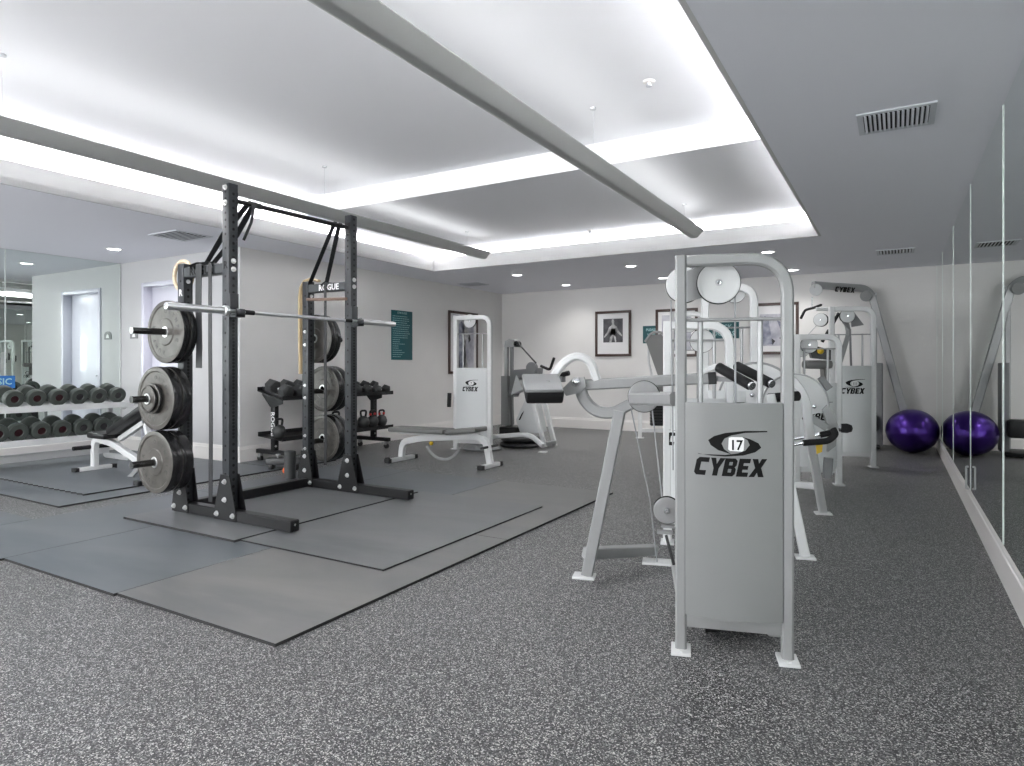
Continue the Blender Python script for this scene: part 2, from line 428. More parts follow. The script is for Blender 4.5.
# pendant linear uplights
for k, (xc,) in enumerate(PEND):
    t = thing('linear_pendant', ('long grey linear pendant hanging on wires nearest the camera' if k == 0 else 'long grey linear pendant hanging above the power rack, farther left'), 'pendant light', (xc, 2.9, 2.54), 0, 'linear pendants in the ceiling well')
    bm = BM(); y0, y1 = -1.25, 7.08
    pr = [(-.105, .084), (-.098, .084), (-.094, .076), (-.032, .012), (.032, .012), (.094, .076), (.098, .084), (.105, .084), (.108, .076), (.104, .073), (.040, .007), (.028, .001), (.014, 0), (-.014, 0), (-.028, .001), (-.040, .007), (-.104, .073), (-.108, .076)]
    A = [bm.verts.new((xc+a, y0, 2.542+b_)) for a, b_ in pr]; B = [bm.verts.new((xc+a, y1, 2.542+b_)) for a, b_ in pr]
    fs = [bm.faces.new(A), bm.faces.new(B)]; q = len(pr)
    for i in range(q): fs.append(bm.faces.new((A[i], A[(i+1) % q], B[(i+1) % q], B[i])))
    bmesh.ops.recalc_face_normals(bm, faces=fs)
    put('housing', bm, 'beam', t)
    bm = BM(); box(bm, (xc-.03, y0+.02, 2.556), (xc+.03, y1-.02, 2.575)); put('lamp_strip', bm, 'strip', t)
    for e_ in (y0, y1):
        bm = BM(); s_ = -1 if e_ == y0 else 1
        prism(bm, [(xc-.100, e_, 2.622), (xc-.034, e_, 2.544), (xc+.034, e_, 2.544), (xc+.100, e_, 2.622)], (0, .004*s_, 0)); put('end_cap', bm, 'beam', t)
    for yy in (-.8, 1.8, 4.35, 6.7):
        zt = 3.03 if yy < 5.06 else 2.835
        bm = BM(); cyl(bm, (xc, yy, 2.575), (xc, yy, zt), .0015, n=6); cyl(bm, (xc, yy, zt-.012), (xc, yy, zt), .022, n=16); put('suspension_wire', bm, 'wire', t)

# downlights
DL = [((114, 249), 'recessed downlight over the alcove floor, left part of the soffit'), ((517, 275), 'recessed downlight near the back left corner, nearer the well'),
      ((631, 266), 'recessed downlight above the framed picture of an athlete, nearer the well'), ((566, 285), 'small recessed downlight close to back wall, left of the framed athlete picture'),
      ((768, 252), 'recessed downlight just right of the rounded top of the number 17 machine'), ((793, 270), 'recessed downlight near the back wall above the cable machine'),
      ((663, 278), 'recessed downlight near the back wall beside the front machine left post')]
pts = [(G(*p, H), l) for p, l in DL]
pts += [(Vector((-8.1, 1.3, H)), 'recessed downlight in the alcove soffit out of view'), (Vector((-6.3, 1.3, H)), 'recessed downlight left of the well out of view'),
        (Vector((-.1, .6, H)), 'recessed downlight beside the mirror above the camera'), (Vector((-.1, 6.6, H)), 'recessed downlight in right soffit, above the machine row')]
for p, l in pts[:-1]:
    t = thing('downlight', l, 'downlight', (p.x, p.y, H), 0, 'recessed downlights in the soffit')
    bm = BM(); lathe(bm, (p.x, p.y, H), (0, 0, -1), [(.092, -.004), (.092, .004), (.082, .008), (.072, .004), (.068, -.004)], 28); put('trim_ring', bm, 'trim', t)
    bm = BM(); cyl(bm, (p.x, p.y, H-.001), (p.x, p.y, H-.004), .066, n=28); put('diffuser', bm, 'lamp', t)
    l_ = bpy.data.lights.new('downlight_lamp', 'SPOT'); l_.energy = DOWN_W*(.55 if p.y > 9.5 else 1); l_.spot_size = 2.5; l_.spot_blend = 1.; l_.shadow_soft_size = .06; l_.color = LCOL
    lo_ = bpy.data.objects.new('downlight_lamp', l_); lo_.location = (p.x, p.y, H-.03); COL.objects.link(lo_)

# ceiling vents
def vent(c, sx, sy, label, n=14, diag=False, along='x'):
    t = thing('ceiling_vent', label, 'air vent', c, 0, 'air vents in the soffit')
    cx_, cy_, cz = c
    bm = BM(); box(bm, (cx_-sx/2, cy_-sy/2, cz-.003), (cx_+sx/2, cy_+sy/2, cz-.0005)); put('duct_opening', bm, 'dark', t)
    bm = BM(); ring(bm, cx_-sx/2, cx_+sx/2, cy_-sy/2, cy_+sy/2, cx_-sx/2-.03, cx_+sx/2+.03, cy_-sy/2-.03, cy_+sy/2+.03, cz-.008, cz); put('vent_frame', bm, 'vent', t)
    for i in range(n):
        bm = BM()
        if along == 'x':
            x = cx_-sx/2+sx*(i+.5)/n; obox(bm, (x, cy_, cz-.010), (sy, sx/n*.62, .003), (0, 1, 0), (.5, 0, 1))
        else:
            y = cy_-sy/2+sy*(i+.5)/n; obox(bm, (cx_, y, cz-.010), (sx, sy/n*.75, .003), (1, 0, 0), (0, -.5, 1))
        put('slat', bm, 'vent', t)
vent((0., 4.23, H), .32, .30, 'white ceiling vent with dark vertical slots over the right aisle')
vent((-.005, 9.15, H), .34, .32, 'small distant ceiling vent at the back right, above the purple ball', 10)
vent((-6.66+.02, 4.17, H), .44, .36, 'grey square ceiling vent left of the well, above the rack', 8, along='y')
vent((-6.27, 9.19, H), .36, .30, 'grey ceiling vent close to the back left corner', 6, along='y')
for px_, py_, z_, l_ in ((649, 81, 3.03, 'tiny white sprinkler head in the raised ceiling'), (590, 230, 2.835, 'small white smoke detector in the far part of the raised ceiling')):
    p = G(px_, py_, z_); t = thing('sprinkler_head' if py_ < 100 else 'smoke_detector', l_, 'sprinkler' if py_ < 100 else 'smoke detector', (p.x, p.y, z_))
    bm = BM(); lathe(bm, (p.x, p.y, z_), (0, 0, -1), [(0, -.001), (.04, 0), (.04, .006), (.03, .012), (.0, .014)], 20); put('base', bm, 'trim', t)
    bm = BM(); lathe(bm, (p.x, p.y, z_-.010), (0, 0, -1), [(.012, 0), (.012, .02), (.02, .022), (.02, .026), (0, .026)], 14); put('sensor_head', bm, 'vent', t)

# ------------------------------------------------------------------ floor mats
def floor_mat(x0, x1, y0, y1, z0, z1, mt, label, grp, edge='mat_side_shade'):
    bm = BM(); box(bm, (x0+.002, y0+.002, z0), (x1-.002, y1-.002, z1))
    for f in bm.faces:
        if abs(f.normal.z) < .5: f.material_index = 1  # side faces take the painted shade
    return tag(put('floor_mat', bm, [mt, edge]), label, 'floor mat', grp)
MZ = .014
g = 'large base mats under the rack'
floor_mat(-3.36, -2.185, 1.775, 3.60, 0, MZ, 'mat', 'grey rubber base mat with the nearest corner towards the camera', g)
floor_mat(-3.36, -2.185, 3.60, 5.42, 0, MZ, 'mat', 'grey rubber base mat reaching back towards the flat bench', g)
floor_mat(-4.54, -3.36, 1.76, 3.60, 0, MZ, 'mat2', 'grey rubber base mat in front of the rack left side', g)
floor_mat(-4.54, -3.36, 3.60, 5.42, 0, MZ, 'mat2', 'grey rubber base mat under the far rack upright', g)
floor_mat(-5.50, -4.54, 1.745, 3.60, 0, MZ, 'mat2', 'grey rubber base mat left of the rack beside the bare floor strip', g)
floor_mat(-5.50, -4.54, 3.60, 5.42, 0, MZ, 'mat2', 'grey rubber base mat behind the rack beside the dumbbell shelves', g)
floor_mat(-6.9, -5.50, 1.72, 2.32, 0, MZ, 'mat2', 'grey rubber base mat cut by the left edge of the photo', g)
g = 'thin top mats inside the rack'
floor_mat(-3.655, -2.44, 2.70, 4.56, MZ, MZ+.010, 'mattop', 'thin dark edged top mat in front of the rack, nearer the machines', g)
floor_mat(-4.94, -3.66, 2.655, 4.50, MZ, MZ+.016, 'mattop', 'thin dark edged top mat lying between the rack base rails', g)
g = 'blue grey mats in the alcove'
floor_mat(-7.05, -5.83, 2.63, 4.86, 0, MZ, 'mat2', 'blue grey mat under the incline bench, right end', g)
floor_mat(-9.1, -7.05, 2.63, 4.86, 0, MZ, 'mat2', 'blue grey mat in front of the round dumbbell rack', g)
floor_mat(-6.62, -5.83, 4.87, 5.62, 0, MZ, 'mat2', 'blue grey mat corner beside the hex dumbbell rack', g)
# interlocking top mat edge of the alcove
bm = BM(); pl = []
x0, x1, y0, y1 = -9.0, -6.12, 2.95, 3.9
n = 58
for i in range(n+1): pl.append((x0+(x1-x0)*i/n, y0+(.02 if i % 2 else 0), MZ))
pl += [(x1, y1, MZ), (x0, y1, MZ)]
prism(bm, pl, (0, 0, .012))
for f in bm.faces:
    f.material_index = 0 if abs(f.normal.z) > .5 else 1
tag(put('floor_mat', bm, ['mat2', 'mat_side_shade']), 'blue grey puzzle edged mat lying on the alcove mats', 'floor mat', g)

# ------------------------------------------------------------------ power rack
Z0 = MZ+.0165
YA, YBR, XT, XS = 3.0, 4.205, -4.18, -4.72
rack = thing('power_rack', 'tall black steel power rack with drilled uprights on grey mats', 'power rack', (-4.2, 3.6, Z0))
def upright(x, y, z1, dense, holes_x=True):
    bm = BM(); a = .038
    box(bm, (x-a, y-a, Z0), (x+a, y+a, z1), 0, .004)
    z = .12; k = 0
    while z < z1-.03:
        cyl(bm, (x+a-.002, y, z), (x+a+.0008, y, z), .0108, n=10, mi=1)
        cyl(bm, (x-a+.002, y, z), (x-a-.0008, y, z), .0085, n=10, mi=1)
        z += .0255 if dense[0] < z < dense[1] else .051
    z = .16
    while z < z1-.03:
        if not (abs(z-1.86) < .06):
            cyl(bm, (x, y-a+.002, z), (x, y-a-.0008, z), .0095, n=10, mi=1)
            cyl(bm, (x, y+a-.002, z), (x, y+a+.0008, z), .0075, n=10, mi=1)
        z += .051 if z > 2.0 else .102
    return put('upright', bm, ['rack', 'hole'], rack)
def bolts(lst, parent=rack, r=.016):
    for p, d in lst:
        p = V3(p); d = V3(d)
        bm = BM(); cyl(bm, p, p+d*.003, r+.004, n=18); cyl(bm, p+d*.003, p+d*.012, r, n=6); cyl(bm, p+d*.012, p+d*.02, r*.5, n=10)
        put('bolt', bm, 'bolt', parent)
ZT1, ZT2 = 2.465, 1.925
ua = upright(XT, YA, ZT1, (.6, 1.45)); ub = upright(XT, YBR, ZT1+.01, (.6, 1.45)); sa = upright(XS, YA, ZT2, (.45, 1.30)); sb = upright(XS, YBR, ZT2, (.45, 1.30))
for y in (YA, YBR):
    bm = BM(); rtube(bm, [(XS-.09, y, Z0+.038), (-3.50, y, Z0+.038)], .076, .076, (0, 1, 0)); put('base_rail', bm, 'black', rack)
    bm = BM(); box(bm, (-3.502, y-.036, Z0+.004), (-3.496, y+.036, Z0+.072), 0, .002); cyl(bm, (-3.497, y, Z0+.045), (-3.4945, y, Z0+.045), .008, n=10, mi=1); put('rail_cap', bm, ['black', 'bolt'], rack)
    for x in (XT, XS):
        for s in (-1, 1):
            yy = y+s*.0385; w_ = .125 if x == XT else .10
            bm = BM(); prism(bm, [(x-w_, yy, Z0+.002), (x+w_, yy, Z0+.002), (x+w_, yy, Z0+.05), (x+.048, yy, Z0+.33), (x-.048, yy, Z0+.33), (x-w_, yy, Z0+.05)], (0, s*.006, 0)); put('gusset_plate', bm, 'black', rack)
        bl = [(x-w_*.72, y-.0445, Z0+.042), (x+w_*.72, y-.0445, Z0+.042), (x, y-.0445, Z0+.15), (x, y-.0445, Z0+.28)]
        bolts([(p, (0, -1, 0)) for p in bl])
    # top side crossmember with lettering
    bm = BM(); rtube(bm, [(XS+.04, y, 1.855), (XT-.04, y, 1.855)], .07, .076, (0, 1, 0)); put('side_crossmember', bm, 'rack', rack)
    bolts([((XT+.038, y, 1.905), (1, 0, 0)), ((XT+.038, y, 1.845), (1, 0, 0))])
    if y == YA: bolts([((XT, y-.038, 2.435), (0, -1, 0)), ((XT, y-.038, 2.325), (0, -1, 0))])
    bolts([((XS+.038, y, 1.79), (1, 0, 0))], r=.012)
merge_bm = text_bm('ROGUE', .085, (-4.47, YA-.0357, 1.828), (1, 0, 0), (0, 0, 1), .001, .002); put('lettering', merge_bm, 'ink', rack)
put('lettering', text_bm('R', .075, (XT, YA-.0385, 1.85), (1, 0, 0), (0, 0, 1), .001, .002), 'ink', rack)
put('lettering', text_bm('R', .07, (XS, YA-.0385, 1.68), (1, 0, 0), (0, 0, 1), .001, .002), 'paper', rack)
put('lettering', text_bm('ROGUE', .075, (-4.42, YBR-.0357, 1.830), (1, 0, 0), (0, 0, 1), .001, .002), 'paper', rack)
bm = BM(); rtube(bm, [(XS, YA+.04, Z0+.038), (XS, YBR-.04, Z0+.038)], .076, .076, (1, 0, 0)); put('rear_base_rail', bm, 'black', rack)
bm = BM(); cyl(bm, (XT, YA+.038, 2.355), (XT, YBR-.038, 2.365), .018, n=20)
for y, s in ((YA+.038, 1), (YBR-.038, -1)): box(bm, (XT-.03, min(y, y+s*.008), 2.31), (XT+.03, max(y, y+s*.008), 2.41), 0, .002)
put('pull_up_bar', bm, 'black', rack)
# j-cups
for y in (YA, YBR):
    bm = BM(); x = XT+.038
    box(bm, (x, y-.036, 1.495), (x+.012, y+.036, 1.67), 0, .003); box(bm, (x, y-.036, 1.495), (x+.085, y+.036, 1.517), 0, .003); box(bm, (x+.073, y-.036, 1.495), (x+.085, y+.036, 1.555), 0, .003)
    box(bm, (x+.012, y-.033, 1.517), (x+.073, y+.033, 1.523), 1)
    put('bar_hook', bm, ['rack', 'rubber'], rack)
# storage pegs
PZ = (1.40, .905, .435)
for z in PZ:
    for y, s in ((YA, -1), (YBR, 1)):
        bm = BM(); cyl(bm, (XS, y+s*.038, z), (XS, y+s*.40, z), .0245, n=20); cyl(bm, (XS, y+s*.40, z), (XS, y+s*.406, z), .026, n=20)
        cyl(bm, (XS, y+s*.038, z), (XS, y+s*.046, z), .04, n=16)
        put('storage_peg', bm, 'peg', rack)
bolts([((XS, YBR-.038, z), (0, -1, 0)) for z in (1.46, 1.34, .965, .85, .50, .38)], r=.011)

# barbell in the hooks
bz = 1.517+.006+.014
bb = thing('barbell', 'long bare steel barbell resting across the rack hooks', 'barbell', (XT+.08, 3.58, bz)); bx_ = XT+.08
bm = BM(); cyl(bm, (bx_, 2.88, bz), (bx_, 4.28, bz), .014, n=20); put('shaft', bm, 'bar', bb)
for y, s in ((2.89, -1), (4.27, 1)):
    bm = BM(); lathe(bm, (bx_, y, bz), (0, s, 0), [(0, -.03), (.036, -.03), (.037, -.02), (.037, -.004), (.030, 0), (.025, .003), (.025, .40), (.022, .418), (.010, .420), (.009, .414), (0, .414)], 24); put('sleeve', bm, 'bar', bb)
for y in (3.10, 4.09):
    bm = BM(); lathe(bm, (bx_, y-.04, bz), (0, 1, 0), [(.0138, 0), (.0175, .002), (.0175, .078), (.0138, .08)], 16); put('grip_tape', bm, 'foam', bb)

# bumper plates
def plate(name, x, y, z, R, th, label, grp, s=-1, hole=.027):
    """s: which way the lettered face looks along y"""
    t = thing(name, label, 'weight plate', (x, y+s*(-th/2), z-R), 0, grp)
    bm = BM()
    pr = [(hole, -th), (R*.93, -th), (R*.985, -th*.93), (R, -th*.8), (R, -th*.2), (R*.985, -.003), (R*.94, 0), (R*.86, 0), (R*.83, -.006), (R*.44, -.006), (R*.41, -.0), (hole+.014, .0), (hole+.012, .003), (hole, .003), (hole, -th)]
    mis = [0, 0, 1, 1, 1, 0, 0, 0, 0, 0, 0, 2, 2, 1]
    lathe(bm, (x, y, z), (0, s, 0), pr, 56, mis=mis)
    put('disc', bm, ['plateface', 'platerim', 'bolt'], t)
    if R > .15:
        bm = BM(); txt = 'BUMPER PLATE'; word = list('ROGUE') ; ring_ = 'OLYMPIC   BUMPER   '
        for k, ch in enumerate(ring_):
            if ch == ' ': continue
            a = PI*.5-s*0-2*PI*k/len(ring_)*1.0
            xd = Vector((math.sin(a), 0, -math.cos(a)))
            if s > 0: xd = Vector((-math.sin(a), 0, -math.cos(a)))
            rad = Vector((math.cos(a)*(1 if s < 0 else -1), 0, math.sin(a)))
            tb = text_bm(ch, R*.17, V3((x, y+s*(-.006), z))+rad*R*.60+V3((0, s*.0006, 0)), xd, rad, .001, .0015); merge(bm, tb)
        put('lettering', bm, 'letter', t)
    return t
g = 'weight plates stored on the rack'
plate('bumper_plate', XS, 2.84, PZ[0], .236, .055, 'front bumper plate on the top left peg of the rack', g)
plate('bumper_plate', XS, 2.90, PZ[0], .234, .052, 'rear bumper plate on the top left peg of the rack', g)
plate('bumper_plate', XS, 2.765, PZ[1], .236, .068, 'front large plate on the middle left peg behind two small ones', g)
plate('bumper_plate', XS, 2.837, PZ[1], .236, .075, 'rear large plate on the middle left peg of the rack', g)
plate('small_weight_plate', XS, 2.733, PZ[1], .112, .026, 'small plate behind the smallest one on the middle left peg', g)
plate('small_weight_plate', XS, 2.705, PZ[1], .098, .022, 'smallest foremost plate on the middle left peg', g)
plate('bumper_plate', XS, 2.758, PZ[2], .232, .085, 'front bumper plate on the lowest left peg near the mat', g)
plate('bumper_plate', XS, 2.847, PZ[2], .226, .085, 'rear bumper plate on the lowest left peg near the mat', g)
plate('bumper_plate', XS, 4.275, PZ[0], .228, .06, 'nearer plate on the top peg of the rack far side', g)
plate('bumper_plate', XS, 4.34, PZ[0], .228, .06, 'farther plate on the top peg of the rack far side', g)
plate('bumper_plate', XS, 4.375, PZ[1]+.02, .218, .08, 'nearer plate on the middle peg of the rack far side', g)
plate('bumper_plate', XS, 4.459, PZ[1]+.02, .218, .08, 'farther plate on the middle peg of the rack far side', g)
plate('bumper_plate', XS, 4.375, PZ[2]+.02, .222, .08, 'nearer plate on the lowest peg of the rack far side', g)
plate('bumper_plate', XS, 4.459, PZ[2]+.02, .222, .08, 'farther plate on the lowest peg of the rack far side', g)

# resistance bands (flat loops)
def strap(bm, pts, wdt, th, wdir):
    sweep(bm, pts, prof_rect(wdt, th, th*.4), wdir)
def band(label, pts, wdt, wdir, th=.006, mt='band'):
    bm = BM(); strap(bm, pts, wdt, th, wdir); return tag(put('resistance_band', bm, mt), label, 'resistance band', 'bands hanging on the rack')
zc = 1.855
for (y, xb, l1) in ((YA, -4.60, 'wide black band stretched from pull up bar to near side crossmember'),):
    bm = BM()
    top = (XT, 3.17, 2.378)
    loop = [(XT-.024, 3.165, 2.36), (XT-.35, y+.045, zc+.055), (XT-.38, y+.01, zc+.058), (XT-.40, y-.03, zc+.045)]
    strap(bm, [(XT+.018, 3.19, 2.33), (XT+.016, 3.19, 2.37), (XT, 3.18, 2.382), (XT-.02, 3.17, 2.365), (XT-.20, 3.09, 2.14), (xb+.07, y+.046, zc+.065), (xb+.03, y, zc+.06), (xb+.01, y-.046, zc+.03)], .045, .005, (.2, 1, 0))
    strap(bm, [(XT+.018, 3.235, 2.33), (XT+.016, 3.235, 2.37), (XT, 3.225, 2.382), (XT-.02, 3.215, 2.365), (XT-.12, 3.14, 2.13), (xb+.16, y+.046, zc+.065), (xb+.10, y, zc+.06), (xb+.06, y-.046, zc+.02)], .045, .005, (.2, 1, 0))
    strap(bm, [(XT+.018, 3.19, 2.34), (XT+.012, 3.17, 2.22), (XT-.01, 3.12, 2.08)], .022, .004, (.2, 1, 0))
    tag(put('resistance_band', bm, 'band'), l1, 'resistance band', 'bands hanging on the rack')
y = YA-.046
band('wide black band hanging short beside the rear upright', [(-4.48, YA+.045, zc), (-4.48, YA+.045, zc+.045), (-4.48, YA, zc+.051), (-4.48, y, zc+.045), (-4.485, y, 1.6), (-4.475, y, 1.3), (-4.48, y, 1.13)], .074, (1, 0, 0))
band('thin black band hanging down almost to the mat', [(-4.34, YA+.045, zc), (-4.34, YA+.045, zc+.043), (-4.34, YA, zc+.047), (-4.34, y-.004, zc+.040), (-4.34, y-.004, 1.3), (-4.33, y-.004, .75), (-4.33, y-.004, .62), (-4.335, y-.004, .15)], .034, (1, .3, 0))
bm = BM()
strap(bm, [(XT+.02, 4.02, 2.34), (XT, 4.02, 2.385), (XT-.02, 4.02, 2.36), (XS+.03, YBR-.01, zc+.05)], .04, .005, (.2, 1, 0))
strap(bm, [(XT+.02, 4.08, 2.34), (XT, 4.08, 2.385), (XT-.02, 4.08, 2.36), (-4.47, YBR-.01, zc+.052), (-4.50, YBR-.046, zc+.01)], .045, .005, (.2, 1, 0))
tag(put('resistance_band', bm, 'band'), 'pair of black bands crossing from pull up bar to far crossmember', 'resistance band', 'bands hanging on the rack')
y = YBR-.046
band('narrow black band hanging in front of the far side plates', [(-4.45, YBR+.045, zc), (-4.45, YBR+.04, zc+.043), (-4.45, YBR, zc+.045), (-4.45, y, zc+.040), (-4.45, y, 1.2), (-4.445, y, .5), (-4.45, y, .25)], .03, (1, .2, 0))
yt = YBR+.05
band('long tan latex band hanging behind the far rear upright', [AY(319, 281, yt), AY(311, 279, yt), AY(305, 281.5, yt), AY(301.5, 288, yt), AY(300.5, 297, yt), AY(300.5, 330, yt), AY(301, 374, yt)], .045, (.5, 1, 0), .022, 'tan')
def ring_obj(c, R, r, ax, label):
    bm = BM(); c = V3(c); ax = V3(ax).normalized(); u = ax.orthogonal().normalized(); s = ax.cross(u)
    tube(bm, [c+(u*math.cos(2*PI*i/36)+s*math.sin(2*PI*i/36))*R for i in range(36)], r, closed=True, nrm=ax, n=10)
    return tag(put('gymnastic_ring', bm, 'wood'), label, 'gymnastic ring', 'wooden rings hung on the rear uprights')
ring_obj(AY(183.3, 276, YA+.058), .116, .0155, (0, 1, .02), 'pale wooden gymnastic ring hung behind the near rear upright')
bm = BM(); cyl(bm, (XS+.04, YBR-.05, 1.755), (XT-.0, YBR-.055, 1.735), .014, n=12); tag(put('wooden_stick', bm, 'brown'), 'short brown stick fixed between the far rack uprights', 'stick')

# ------------------------------------------------------------------ round head dumbbells on their rack
def round_dumbbell(c, lab, red, grp, R=.088):
    """head face centre c, handle runs away along -x, tray tilted"""
    ax = Vector((-math.cos(.20), 0, math.sin(.20))); c = V3(c); L_ = .30
    t = thing('round_dumbbell', lab, 'dumbbell', (c.x-.13, c.y, c.z-.05), 0, grp)
    for k in (0, 1):
        o = c if k == 0 else c+ax*L_; a = ax if k == 0 else -ax
        bm = BM(); lathe(bm, o, a, [(0, .006), (R*.40, .006), (R*.46, .0), (R*.92, 0), (R, .010), (R, .070), (R*.9, .082), (R*.35, .088), (0, .088)], 28, mis=[1, 0, 0, 0, 0, 0, 0, 0]); put('head', bm, ['urethane', red if k == 0 else 'endcap'], t)
    bm = BM(); cyl(bm, c+ax*.085, c+ax*(L_-.085), .016, n=14); put('handle', bm, 'chrome', t)
    return t
RX = -8.0
rk = thing('round_dumbbell_rack', 'white two tier rack of round dumbbells in the mirrored alcove', 'dumbbell rack', (-8.2, 3.3, 0))
YR0, YR1 = 2.0, 4.42
for zt in (.79, .435):
    zb = zt-.112
    bm = BM()   # tilted tray
    for dx, up in ((0.02, 0), (-.30, .062)):
        rtube(bm, [(RX+dx-.02, YR0, zb+up), (RX+dx-.02, YR1, zb+up)], .05, .03, (0, 0, 1), 0)
        put('tray_rail', bm, 'white', rk); bm = BM()
    bm.free()
    bm = BM(); prism(bm, [(RX-.01, YR0, zb-.004), (RX-.34, YR0, zb+.064), (RX-.34, YR0, zb+.058), (RX-.01, YR0, zb-.010)], (0, YR1-YR0, 0)); put('tray', bm, 'panelwhite', rk)
    bm = BM(); prism(bm, [(RX+.022, YR0, zb-.03), (RX+.022, YR0, zb+.035), (RX+.017, YR0, zb+.035), (RX+.017, YR0, zb-.03)], (0, YR1-YR0, 0)); put('tray_lip', bm, 'white', rk)
for yy in (YR0+.12, YR1-.10):
    bm = BM(); rtube(bm, fillet([(RX+.10, yy, .045), (RX-.42, yy, .045), (RX-.30, yy, .80)], .05), .05, .06, (0, 1, 0)); put('side_frame', bm, 'white', rk)
    for zt in (.79, .435):
        bm = BM(); obox(bm, (RX-.17, yy, zt-.11), (.34, .04, .05), (1, 0, -.2)); put('tray_bracket', bm, 'white', rk)
bm = BM(); rtube(bm, [(RX-.40, YR0+.14, .12), (RX-.40, YR1-.12, .12)], .09, .04, (0, 0, 1)); put('lower_rail', bm, 'white', rk)
bm = BM(); tube(bm, fillet([(RX+.0, YR1, .70), (RX+.0, YR1+.10, .69), (RX-.02, YR1+.10, .40), (RX-.02, YR1, .35)], .08), .018); put('end_hoop', bm, 'silver', rk)
ups = [118.5, 99.5, 80, 59.5, 37.5, 15]; los = [120, 104, 84, 63, 42, 19, -1]
for k, px in enumerate(ups):
    y = AX(px, 396, RX).y
    round_dumbbell((RX-.0, y, .79), ['rightmost round dumbbell on the upper tier of the alcove rack', 'second round dumbbell from the right, upper tier', 'third round dumbbell from the right, upper tier', 'fourth round dumbbell from the right, upper tier', 'fifth round dumbbell from the right, upper tier', 'leftmost whole round dumbbell in view, upper tier'][k], 'endcap' if k < 3 else 'redcap', 'round dumbbells on the upper tier', .092)
for k, px in enumerate(los):
    y = AX(px, 431, RX).y
    round_dumbbell((RX-.0, y, .435), ['rightmost round dumbbell on the lower tier, mostly behind the incline bench', 'round dumbbell just above the incline bench seat, lower tier', 'round dumbbell left of the incline bench seat, lower tier', 'fourth round dumbbell from the right, lower tier', 'fifth round dumbbell from the right, lower tier', 'leftmost whole round dumbbell in view, lower tier', 'round dumbbell cut by the left photo edge, lower tier'][k], 'endcap' if k < 3 else 'redcap', 'round dumbbells on the lower tier', .097)

# blue notice on the alcove mirror
p0, p1 = AX(-14, 376, XM+.007), AX(15, 388, XM+.007)
t = thing('notice', 'blue notice with white lettering at the left edge on the mirror', 'sign', (XM+.008, (p0.y+p1.y)/2, p1.z))
bm = BM(); box(bm, (XM+.007, p0.y, p1.z), (XM+.012, p1.y, p0.z)); put('board', bm, 'blue', t)
put('lettering', text_bm('BASIC', .105, (XM+.0125, p1.y-.17, p1.z+.045), (0, 1, 0), (0, 0, 1), .001, .002), 'tealtext', t)
# door signs
t = thing('door_sign', 'small dark arched room sign beside the alcove door', 'sign', (-8.87, YD-.002, 1.52))
bm = BM(); pl = [(-8.955, YD-.012, 1.51), (-8.785, YD-.012, 1.51)]+[(-8.87+.085*math.cos(a), YD-.012, 1.57+.055*math.sin(a)) for a in [PI*i/10 for i in range(11)]]
prism(bm, pl, (0, .0115, 0)); put('plaque', bm, 'midgrey', t)
bm = BM(); prism(bm, [(-8.91, YD-.0135, 1.53), (-8.83, YD-.0135, 1.53), (-8.845, YD-.0135, 1.57), (-8.87, YD-.0135, 1.585), (-8.895, YD-.0135, 1.57)], (0, .0012, 0)); put('symbol', bm, 'paper', t)

# ------------------------------------------------------------------ benches
def foot_bar(t, c, L_, along, h=.045, w_=.06):
    c = V3(c); a = V3(along).normalized()
    bm = BM(); obox(bm, c+V3((0, 0, h/2+.004)), (L_, w_, h), a, bev=.004); put('foot_bar', bm, 'white', t)
    for s in (-1, 1):
        bm = BM(); obox(bm, c+a*s*(L_/2+.01)+V3((0, 0, h/2+.003)), (.05, w_+.01, h+.006), a, bev=.004); put('rubber_foot', bm, 'rubber', t)
# incline bench in front of the round dumbbells
zf = MZ+.001
ib = thing('incline_bench', 'white framed incline bench with black pad by the round dumbbells', 'bench', (-6.9, 3.7, zf))
yb_ = 3.72
foot_bar(ib, (-7.47, yb_, zf), .36, (0, 1, 0)); foot_bar(ib, (-6.15, yb_-.06, zf), .42, (0, 1, 0))
bm = BM(); rtube(bm, fillet([(-7.47, yb_, zf+.045), (-7.47, yb_, .37), (-7.1, yb_, .33), (-6.15, yb_-.03, zf+.04)], [.12, .1]), .06, .065, (0, 1, 0)); put('main_frame', bm, 'white', ib)
bm = BM(); cyl(bm, (-7.50, yb_-.20, .27), (-7.50, yb_+.20, .27), .022, n=14); put('leg_roller', bm, 'foam', ib)
bm = BM(); box(bm, (-7.36, yb_-.14, .385), (-7.03, yb_+.14, .45), 0, .018); put('seat', bm, 'vinyl', ib)
bm = BM(); d = Vector((.80, 0, .35)).normalized(); obox(bm, V3((-7.0, yb_, .42))+d*.42+V3((0, 0, .04)), (.84, .27, .07), d, bev=.02); put('backrest', bm, 'vinyl', ib)
bm = BM(); obox(bm, V3((-7.0, yb_, .37))+d*.40, (.74, .05, .05), d, bev=.004); put('backrest_frame', bm, 'white', ib)
bm = BM(); rtube(bm, [(-6.55, yb_, .68), (-6.42, yb_, .33), (-6.35, yb_, .20)], .05, .04, (0, 1, 0)); put('support_strut', bm, 'white', ib)
bm = BM(); c0 = Vector((-6.95, yb_-.05, .47)); rtube(bm, [c0+Vector((.52*math.cos(a), 0, .52*math.sin(a))) for a in [math.radians(-85+10*i) for i in range(9)]], .02, .05, (0, 1, 0), r=.003); put('ladder_arc', bm, 'silver', ib)
